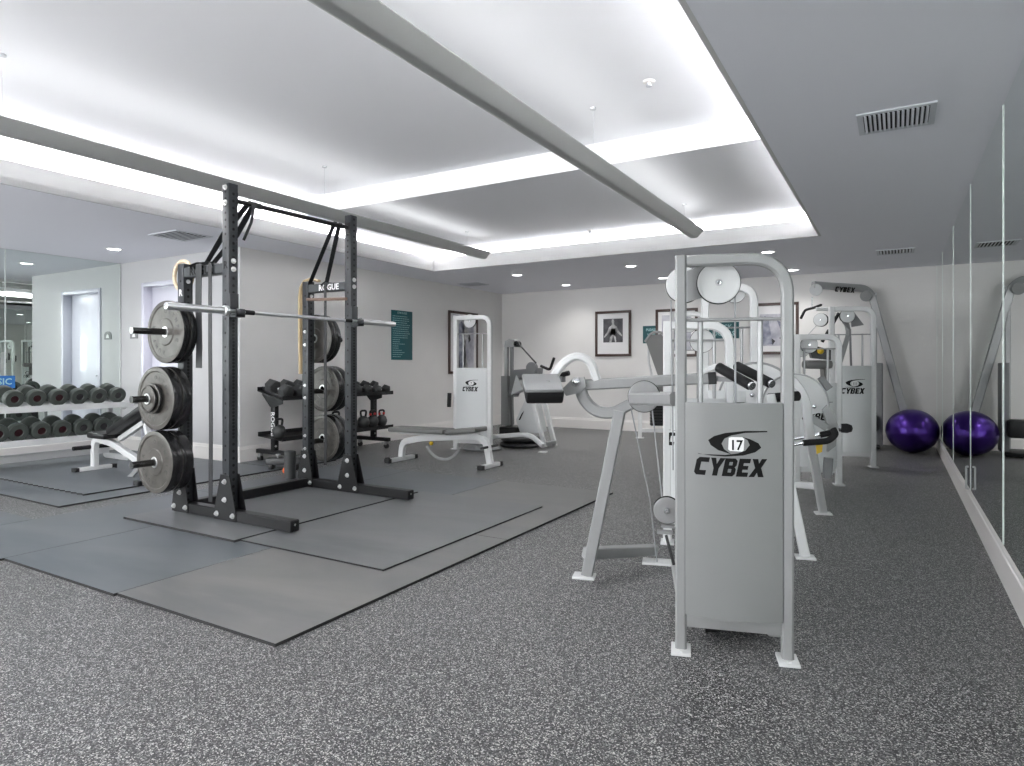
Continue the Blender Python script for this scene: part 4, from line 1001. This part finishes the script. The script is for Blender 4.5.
# curved lever arm with padded box
bm = BM(); rtube(bm, fillet([q(549, 384, .78), q(562, 364, .80), q(575, 355, .82), q(590, 360, .84), q(597, 380, .85)], [.05, .06, .06], 8), .05, .045, N17, r=.01); put('lever_arm', bm, 'white', t17)
bm = BM(); c = q(543, 388.5, .66); pu = (V3((0, 0, 1))*.85-VV*.6).normalized(); obox(bm, c-pu*.012, (.20, .15, .075), U+VV*.40, pu, bev=.014); put('pad', bm, 'vinyl', t17)
bm = BM(); obox(bm, c+pu*.036, (.20, .15, .022), U+VV*.40, pu, bev=.008); put('pad_shell', bm, 'silver', t17)
bm = BM(); c = q(547, 382, .68); obox(bm, c, (.05, .07, .02), U, bev=.003); put('pad_bracket', bm, 'silver', t17)
# foam rollers and bracket at right
bm = BM(); rtube(bm, fillet([q(700, 373, .84), q(716, 366, .84), q(728, 369, .80)], .03), .03, .03, N17); put('roller_bracket', bm, 'white', t17)
for a, b_, va, vb in (((719, 367.5), (750, 385), .80, .62), ((737, 366), (770, 383), 1.05, .85)):
    A, B = q(*a, va), q(*b_, vb); d = (B-A).normalized()
    bm = BM(); cyl(bm, A, B, .026, n=20); o = put('foam_roller', bm, 'foam', t17)
    bm = BM(); cyl(bm, B, B+d*.018, .020, n=16); put('end_cap', bm, 'chrome', o)
bm = BM(); prism(bm, [q(717, 376, .84), q(735, 379, .84), q(733, 382, .84), q(717, 381.5, .84)], N17*.05); put('bracket_plate', bm, 'silver', t17)

# --- second machine, directly behind 17
L2 = AD(667.5, 400, 4.2); L2.z = 0
t2, W2 = tower('weight_machine', 'white weight machine directly behind the number 17 machine', L2, .385, 1.435, .055, .16, .94, 'white', 'panelwhite', None, rad=.15, cross=1.31, logo_w=.33, logo_dz=.20, logo_cx=.16)
N2 = W2.to_3x3() @ Vector((0, 1, 0)); q2 = lambda px, py, v: mp(t2, W2, px, py, v)
disc(t2, W2, W2.inverted() @ q2(702, 341, .08), .078)
bm = BM(); ft = G(805, 558); ft.z = 0
top = q2(783, 452, -.15)
rtube(bm, [ft+V3((0, 0, .012)), top, q2(770, 395, -.05)], .05, .055, N2, r=.006); put('angled_leg', bm, 'white', t2)
bm = BM(); obox(bm, ft+V3((0, 0, .006)), (.11, .09, .012), U, bev=.002); put('foot_plate', bm, 'white', t2)
bm = BM(); rtube(bm, [V3((ft.x-.06, ft.y-.02, .15)), W2 @ Vector((.42, .05, .15))], .05, .055, N2, r=.005); put('lower_cross_tube', bm, 'white', t2)
bm = BM(); c = q2(789, 510, -.12); cyl(bm, c-U*.10, c+U*.035, .045, n=20); o = put('leg_roller', bm, 'greyvinyl', t2)
bm = BM(); cyl(bm, c+U*.035, c+U*.045, .02, n=16); put('end_cap', bm, 'white', o)
bm = BM(); cyl(bm, q2(769, 398, .1), q2(798, 396, -.05), .030, n=20); put('thigh_roller', bm, 'foam', t2)

# --- third machine with round cams and grips
L3 = AD(705, 400, 5.2); L3.z = 0
t3, W3 = tower('weight_machine', 'white tall arched machine with big round cams and black grips', L3, .372, 1.80, .060, .16, .95, 'white', 'panelwhite', None, rad=.13, cross=1.45, logo_w=.24)
N3 = W3.to_3x3() @ Vector((0, 1, 0)); q3 = lambda px, py, v: mp(t3, W3, px, py, v)
disc(t3, W3, W3.inverted() @ q3(735, 293, .08), .082)
def cam(t, c, r, n_, mt='white', th=.05):
    bm = BM(); lathe(bm, c, n_, [(0, 0), (r-.03, 0), (r-.018, 0), (r, .006), (r, th-.006), (r-.018, th), (0, th)], 48); o = put('cam_disc', bm, mt, t)
    bm = BM(); lathe(bm, c, -n_, [(r-.020, -.001), (r-.016, .004), (r-.006, .004), (r-.002, -.001)], 48); put('cam_rim', bm, 'silver', o)
    return o
o = cam(t3, q3(757, 400, -.05), .30, N3)
bm = BM(); c = q3(752, 395, -.08); bmesh.ops.create_uvsphere(bm, u_segments=16, v_segments=10, radius=.02, matrix=Matrix.Translation(c)); put('knob', bm, 'chrome', o)
c = q3(795, 405, -.30); bm = BM(); u3 = W3.to_3x3() @ Vector((1, 0, 0))
prism(bm, [c+(u3*math.cos(a)+V3((0, 0, 1))*math.sin(a))*.235 for a in [math.radians(-8+6*i) for i in range(36)]]+[c+u3*-.12+V3((0, 0, -.14)), c+u3*.02+V3((0, 0, -.10))], N3*.05)
o = put('cam_disc', bm, 'white', t3)
bm = BM(); rtube(bm, [c-N3*.003+(u3*math.cos(a)+V3((0, 0, 1))*math.sin(a))*.228 for a in [math.radians(-8+6*i) for i in range(36)]], .008, .012, N3, r=.002); put('cam_rim', bm, 'silver', o)
bm = BM(); c = q3(814, 406.5, -.33); bmesh.ops.create_uvsphere(bm, u_segments=16, v_segments=10, radius=.017, matrix=Matrix.Translation(c)); put('knob', bm, 'chrome', o)
bm = BM(); prism(bm, [q3(819, 379, -.31), q3(823, 376, -.31), q3(833, 387, -.31), q3(827, 391, -.31)], N3*.06); put('counterweight', bm, 'midgrey', t3)
ft = G(823, 514); ft.z = 0
A = AD(823, 514, 4.96)
bm = BM(); rtube(bm, fillet([ft+V3((0, 0, .012)), q3(809, 432, -.62), q3(806, 398, -.60), q3(793, 380, -.5), q3(786, 378, -.4)], [.2, .1, .06]), .05, .058, N3, r=.008); put('curved_leg', bm, 'white', t3)
bm = BM(); obox(bm, ft+V3((0, 0, .006)), (.12, .09, .012), U, bev=.002); put('foot_plate', bm, 'white', t3)
bm = BM(); rtube(bm, [V3((ft.x-.03, ft.y, .21)), V3((ft.x-.36, ft.y+.02, .21))], .045, .05, N3, r=.005); put('lower_cross_tube', bm, 'white', t3)
bm = BM(); rtube(bm, [V3((ft.x-.36, ft.y+.02, .012)), V3((ft.x-.36, ft.y+.02, .9))], .05, .05, N3, r=.005); put('inner_post', bm, 'white', t3)
for (a, b_, c_, va) in (((786, 440), (822, 434), (834, 431), -.55), ((784, 446), (808, 442), (838, 437), -.75)):
    bm = BM(); tube(bm, [q3(*a, va), q3(*b_, va)], .013, n=14); put('handle_tube', bm, 'chrome', t3)
bm = BM(); tube(bm, fillet([q3(803, 443, -.75), q3(829, 441, -.75), q3(836, 434, -.74), q3(833, 429, -.72)], .05), .021, n=14); put('grip', bm, 'foam', t3)
bm = BM(); tube(bm, [q3(820, 435, -.55), q3(834, 432, -.56)], .021, n=14); put('grip', bm, 'foam', t3)
bm = BM(); c = q3(838.5, 428, -.74); lathe(bm, c, U-VV*.2, [(0, 0), (.012, 0), (.024, .004), (.024, .012), (.030, .016), (.032, .05), (.022, .078), (0, .085)], 20, mis=[1, 1, 1, 1, 0, 0, 0]); put('grip_ball', bm, ['foam', 'chrome'], t3)
bm = BM(); prism(bm, [q3(816, 444, -.70), q3(823, 443, -.70), q3(822, 452, -.70), q3(817, 454, -.70)], N3*.02); put('yellow_tag', bm, 'yellow', t3)
bm = BM(); rtube(bm, [q3(811, 418, -.6), q3(827, 428, -.6)], .02, .05, N3, r=.004); put('link_arm', bm, 'silver', t3)
bm = BM(); prism(bm, [q3(828, 405, -.5), q3(834, 412, -.5), q3(838, 425, -.5), q3(836, 446, -.5), q3(828, 452, -.5), q3(829, 430, -.5), q3(823, 410, -.5)], N3*.05); put('swing_plate', bm, 'silver', t3)
bm = BM(); rtube(bm, [q3(828.5, 458, -.5), q3(827, 478, -.5)], .05, .055, N3, r=.005); put('adjuster_tube', bm, 'midgrey', t3)

# --- fourth machine with low arch
L4 = AD(797, 400, 6.3); L4.z = 0
t4, W4 = tower('weight_machine', 'white weight machine with a low arch, fourth in the row', L4, .372, 1.45, .055, .17, .98, 'white', 'panelwhite', None, rad=.11, cross=1.31, logo_w=.275, logo_dz=.27, logo_cx=.18)
N4 = W4.to_3x3() @ Vector((0, 1, 0)); q4 = lambda px, py, v: mp(t4, W4, px, py, v)
disc(t4, W4, W4.inverted() @ q4(809, 345, .10), .080)
disc(t4, W4, W4.inverted() @ q4(802, 350, .22), .070)
bm = BM(); obox(bm, q4(817, 364.5, .5), (.26, .26, .09), U, bev=.03); put('headrest', bm, 'greyvinyl', t4)
bm = BM(); prism(bm, [q4(824, 368, .5), q4(829, 368, .5), q4(829, 388, .5), q4(825, 386, .5)], N4*.2); put('backrest', bm, 'greyvinyl', t4)
bm = BM(); prism(bm, [q4(810, 350, .8), q4(816, 346, .8), q4(831, 350, .8), q4(831, 360, .8), q4(812, 358, .8)], N4*.12); put('thigh_pad', bm, 'vinyl', t4)
bm = BM(); c = q4(820.5, 351, .76); bmesh.ops.create_uvsphere(bm, u_segments=18, v_segments=12, radius=.034, matrix=Matrix.Translation(c)); put('adjust_knob', bm, 'yellow', t4)
bm = BM(); rtube(bm, [q4(829, 388, .55), V3((q4(829, 388, .55).x, q4(829, 388, .55).y, .012))], .06, .06, N4); put('seat_post', bm, 'white', t4)

# --- fifth machine, number 11
L5 = AD(831.5, 400, 7.4); L5.z = 0
t5, W5 = tower('weight_machine', 'white weight machine with number 11 on its shroud', L5, .432, 1.82, .055, .17, 1.145, 'white', 'panelwhite', '11', rad=.13, cross=1.50, logo_w=.255, logo_dz=.235)
N5 = W5.to_3x3() @ Vector((0, 1, 0)); q5 = lambda px, py, v: mp(t5, W5, px, py, v)
disc(t5, W5, W5.inverted() @ q5(847, 316, .06), .080, .05, mt='panelwhite')
disc(t5, W5, W5.inverted() @ q5(821, 320, .30), .080, .05, ax=(.5, 1, 0), mt='panelwhite')
bm = BM(); rtube(bm, [q5(816, 309, .35), q5(840, 309.5, .35)], .05, .04, N5); put('top_arm', bm, 'white', t5)
bm = BM(); rtube(bm, fillet([q5(846, 322, .30), q5(849, 332, .30), q5(840, 362, .25)], .08), .04, .05, N5); put('swing_arm', bm, 'silver', t5)
bm = BM(); prism(bm, [q5(850, 312, .1), q5(854, 312, .1), q5(864, 325, .1), q5(852, 327, .1)], N5*.03); put('bracket_plate', bm, 'midgrey', t5)
bm = BM(); tube(bm, [q5(839, 313, .6), q5(832, 325, .6)], .02); put('grip', bm, 'foam', t5)
bm = BM(); tube(bm, [q5(829, 330, .6), q5(822, 342, .6)], .02); put('grip', bm, 'foam', t5)
bm = BM(); tube(bm, [q5(832, 325, .6), q5(829, 330, .6)], .012); put('handle_tube', bm, 'white', t5)
bm = BM(); tube(bm, [q5(817, 325, .3), q5(806, 337, .3)], .004); put('cable', bm, 'cable', t5)
bm = BM(); rtube(bm, [q5(843, 322, .06), q5(850, 330, .0), q5(851, 366, .0)], .03, .02, N5); put('linkage', bm, 'midgrey', t5)

# --- far machine with seat pad, left of the front machine post
L6 = AD(672, 400, 8.6); L6.z = 0
t6, W6 = tower('weight_machine', 'distant white machine with a grey backrest near the back wall', L6, .43, 1.86, .06, .2, 1.0, 'white', None, None, rad=.16, cross=1.35, stack=False)
N6 = W6.to_3x3() @ Vector((0, 1, 0)); q6 = lambda px, py, v: mp(t6, W6, px, py, v)
bm = BM(); prism(bm, [q6(646, 342, -.3), q6(651, 335, -.3), q6(661, 334, -.3), q6(667, 341, -.3), q6(671, 377, -.3), q6(659, 379, -.3)], N6*.07); put('backrest', bm, 'greyvinyl', t6)
bm = BM(); rtube(bm, fillet([q6(645, 342, -.22), q6(652, 332, -.22), q6(662, 332, -.22), q6(669, 341, -.22)], .06), .10, .03, N6); put('backrest_shell', bm, 'lightvinyl', t6)
bm = BM(); rtube(bm, fillet([q6(649, 345, -.2), q6(648, 360, -.2), q6(652, 376, -.2), q6(656, 395, -.2)], .1), .05, .03, N6); put('backrest_frame', bm, 'white', t6)
bm = BM(); obox(bm, q6(655, 388, -.35), (.40, .40, .08), U, bev=.02); put('seat', bm, 'greyvinyl', t6)
for px in (640, 668):
    a = G(px, 438); a.z = .012
    bm = BM(); rtube(bm, [a, V3((a.x, a.y, .85))], .06, .06, N6); put('rear_post', bm, 'white', t6)
    bm = BM(); obox(bm, V3((a.x, a.y, .006)), (.13, .11, .012), U, bev=.002); put('foot_plate', bm, 'white', t6)
a = G(640, 438); b_ = G(668, 438)
for k in range(9):
    bm = BM(); z = .22+.047*k; obox(bm, V3(((a.x+b_.x)/2+.04, (a.y+b_.y)/2+.02, z)), (.20, .12, .043), (b_-a), bev=.003); put('stack_plate', bm, 'black', t6)
bm = BM(); obox(bm, V3(((a.x+b_.x)/2, (a.y+b_.y)/2, .12)), ((b_-a).length, .07, .05), (b_-a)); put('base_beam', bm, 'white', t6)
disc(t6, W6, W6.inverted() @ q6(689, 325, .08), .10)

# --- machine on the left, behind the bench
L7 = AD(456, 400, 8.9); L7.z = 0
rz7 = math.radians(8)
t7, W7 = tower('weight_machine', 'white weight machine behind the flat bench, near the left wall', L7, .515, 1.83, .06, .14, 1.115, 'white', 'panelwhite', '7', rad=.12, rz=rz7, cross=1.58, logo_w=.24, logo_dz=.24, stack=True)
N7 = W7.to_3x3() @ Vector((0, 1, 0)); X7 = W7.to_3x3() @ Vector((1, 0, 0)); q7 = lambda px, py, v: mp(t7, W7, px, py, v)
disc(t7, W7, W7.inverted() @ q7(470, 321, .10), .095)
bm = BM(); tube(bm, [q7(449.5, 393, -.1), q7(449, 407, -.1)], .028); put('side_handle', bm, 'foam', t7)
bm = BM(); rtube(bm, fillet([q7(490, 437, .2), q7(530, 434, .2), q7(543, 446, .1)], .15), .05, .06, N7); put('floor_rail', bm, 'white', t7)
bm = BM(); p = q7(543, 446, .1); obox(bm, V3((p.x, p.y, .006)), (.10, .09, .012), X7); put('foot_plate', bm, 'white', t7)
for a, mt_ in ((412, 'vinyl'), (420, 'midgrey')): pass

# --- grey functional trainer beside it
L8 = AD(509, 400, 9.75); L8.z = 0
t8 = thing('pulley_trainer', 'grey pulley trainer with a tall column by the back wall', 'weight machine', L8, 0); W8 = wm(t8)
q8 = lambda px, py, y: AY(px, py, y)
y8 = L8.y
bm = BM(); rtube(bm, [V3((L8.x-.04, y8, 0)), V3((L8.x-.04, y8, 1.45))], .07, .05, (0, 1, 0)); put('column', bm, 'silver', t8)
bm = BM(); rtube(bm, [V3((L8.x+.05, y8, 0)), V3((L8.x+.05, y8, 1.45))], .05, .045, (0, 1, 0)); put('column', bm, 'midgrey', t8)
bm = BM(); pl = [q8(504, 347, y8-.06), q8(505, 341, y8-.06), q8(509, 339, y8-.06), q8(514, 339.5, y8-.06), q8(517, 345, y8-.06), q8(516, 347, y8-.06)]; prism(bm, pl, (0, .14, 0)); put('column_cap', bm, 'silver', t8)
bm = BM(); c = q8(517.5, 344, y8-.02); cyl(bm, c-V3((0, .04, 0)), c+V3((0, .04, 0)), .045, n=20); put('pulley', bm, 'rubber', t8)
bm = BM(); tube(bm, [q8(518, 343, y8-.03), q8(536, 363, y8-.25)], .012); put('belt', bm, 'rubber', t8)
bm = BM(); c = q8(532, 368, y8-.2); cyl(bm, c-V3((0, .03, 0)), c+V3((0, .03, 0)), .085, n=28); put('flywheel', bm, 'midgrey', t8)
bm = BM(); prism(bm, [q8(501, 376, y8-.08), q8(507, 376, y8-.08), q8(509, 425, y8-.08), q8(501, 425, y8-.08)], (0, .16, 0)); put('column_shroud', bm, 'panelgrey', t8)
bm = BM(); prism(bm, [q8(512, 370, y8-.2), q8(538, 368, y8-.2), q8(537, 376, y8-.2), q8(528, 380, y8-.2), q8(520, 377, y8-.2), q8(513, 397, y8-.2), q8(508, 396, y8-.2)], (0, .16, 0)); put('body_shroud', bm, 'midgrey', t8)
bm = BM(); prism(bm, [q8(516, 375, y8-.22), q8(523, 389, y8-.22), q8(511, 395, y8-.22)], (0, .2, 0)); put('white_shroud', bm, 'panelwhite', t8)
bm = BM(); prism(bm, [q8(525, 400, y8-.3), q8(532, 400, y8-.3), q8(536, 420, y8-.3), q8(539, 433, y8-.3), q8(520, 432, y8-.3), q8(516, 420, y8-.3)], (0, .25, 0)); put('base_shroud', bm, 'panelwhite', t8)
bm = BM(); prism(bm, [q8(522, 413, y8-.305), q8(524, 411, y8-.305), q8(520, 420, y8-.305), q8(518.5, 420, y8-.305)], (0, .004, 0)); put('vent_slot', bm, 'ink', t8)
for a, b_, dy in (((533, 400), (545, 442), -.34), ((544, 400), (555, 438), -.1)):
    A, B = q8(*a, y8+dy), q8(*b_, y8+dy); B.z = max(B.z, .0)
    bm = BM(); rtube(bm, [A, V3((B.x, B.y, .0))], .05, .06, (0, 1, 0)); put('leg', bm, 'white', t8)
bm = BM(); A, B = q8(545, 440, y8-.34), q8(555, 438, y8-.1); rtube(bm, [V3((A.x, A.y, .05)), V3((B.x, B.y, .05))], .05, .05, (0, 0, 1)); put('floor_bar', bm, 'silver', t8)
bm = BM(); tube(bm, fillet([q8(541, 366, y8-.3), q8(550, 370, y8-.35), q8(554, 358, y8-.4)], .05), .02); put('handle', bm, 'foam', t8)
bm = BM(); tube(bm, [q8(553, 377, y8-.3), q8(569, 373, y8-.3)], .035); put('handle', bm, 'foam', t8)
bm = BM(); obox(bm, q8(548, 379, y8-.3), (.5, .12, .08), (1, 0, 0), bev=.01); put('seat', bm, 'midgrey', t8)
bm = BM(); obox(bm, V3((q8(513, 430, y8-.1).x, y8-.10, .17)), (.30, .3, .14), (1, 0, 0), bev=.01); put('weight_box', bm, 'black', t8)
# discs stacked on the floor
for k, (r, z, l) in enumerate(((.30, 0, 'lower black balance disc lying on the floor behind the bench'), (.28, .075, 'upper black balance disc stacked on another behind the bench'))):
    c = G(517, 447); bm = BM(); lathe(bm, (c.x, c.y+.1, z), (0, 0, 1), [(0, .0), (r*.8, 0), (r*.97, .015), (r, .035), (r*.95, .055), (r*.7, .07), (0, .073)], 40)
    tag(put('balance_disc', bm, 'rubber'), l, 'balance disc', 'balance discs on the floor')
c = G(478, 452); bm = BM(); lathe(bm, (c.x-.1, c.y+.25, 0), (0, 0, 1), [(0, 0), (.25, 0), (.27, .02), (.22, .06), (0, .09)], 32); tag(put('balance_pad', bm, 'midgrey'), 'low dark grey domed pad on the floor behind the flat bench', 'balance pad')

# --- lat pulldown machine in the corner
p9 = V3((-.20, 10.45, 0))
t9 = thing('lat_pulldown', 'tall grey cable pulldown machine in the back right corner', 'weight machine', p9, 0)
y9 = 10.45
mt9 = 'rod'
b0 = AY(905, 405, y9); b1 = AY(914, 450, y9); b1.z = 0.
bm = BM(); rtube(bm, fillet([AY(813, 285, y9-.5), AY(870, 289, y9), V3((b1.x, y9, 0))], .16, 10), .09, .10, (0, 1, 0), r=.01); put('arched_frame', bm, mt9, t9)
A, B = AY(818, 288.5, y9-.5), AY(868, 292, y9-.05); d = (B-A).normalized(); up_ = V3((0, 0, 1)); n_ = d.cross(up_).normalized(); up_ = n_.cross(d)
for wd_, sc, off in (('CYBEX', .075, .22),):
    b1_, h1_ = block_letters(wd_, A+d*off+n_*.048-up_*.035, d, up_, sc, .002); put('lettering', b1_, 'ink', t9); h1_.free()
bm = BM(); a = AY(874.5, 293, y9); rtube(bm, [a, V3((a.x, y9, 0))], .07, .06, (0, 1, 0)); put('mast', bm, mt9, t9)
bm = BM(); a, b_ = AY(876, 363, y9-.1), AY(883, 363, y9-.1); box(bm, (a.x, y9-.35, .05), (b_.x, y9-.02, a.z), 0, .01); put('stack_shroud', bm, 'midgrey', t9)
c = AY(816, 290, y9-.5); bm = BM(); cyl(bm, c-V3((0, .03, 0)), c+V3((0, .03, 0)), .082, n=32); put('pulley', bm, 'panelwhite', t9)
c = AY(866, 296, y9-.1); bm = BM(); cyl(bm, c-V3((0, .03, 0)), c+V3((0, .03, 0)), .075, n=32); put('pulley', bm, 'panelgrey', t9)
for px in (885, 888):
    bm = BM()
bm.free()
bm = BM(); obox(bm, V3((-.50, y9-.20, .04)), (.62, .5, .05), (1, 0, 0), bev=.01); put('base_plate', bm, 'black', t9)
bm = BM(); obox(bm, V3((-.36, y9-.35, .36)), (.3, .3, .22), (1, 0, 0), bev=.03); put('seat', bm, 'vinyl', t9)
nm = thing('pulldown_bar', 'black curved pulldown bar hanging by a chain from the corner machine', 'pulldown bar', AY(813, 309, y9-.5))
bm = BM(); tube(bm, fillet([AY(801, 318, y9-.9), AY(805, 310, y9-.75), AY(813, 308, y9-.5), AY(821, 305, y9-.2)], .06), .018, n=12); put('bar', bm, 'foam', nm)
bm = BM(); tube(bm, [AY(812, 297, y9-.5), AY(812, 307, y9-.5)], .008); put('chain', bm, 'chrome', nm)

# chrome bracket at the foot of a mirror seam
bm = BM(); rtube(bm, fillet([(XR-.018, 6.039, .20), (XR-.034, 6.039, .20), (XR-.034, 6.039, .37), (XR-.018, 6.039, .37)], .008), .02, .014, (0, 1, 0), r=.003)
tag(put('mirror_bracket', bm, 'bar'), 'short upright chrome bracket at the foot of the right mirror wall', 'bracket')
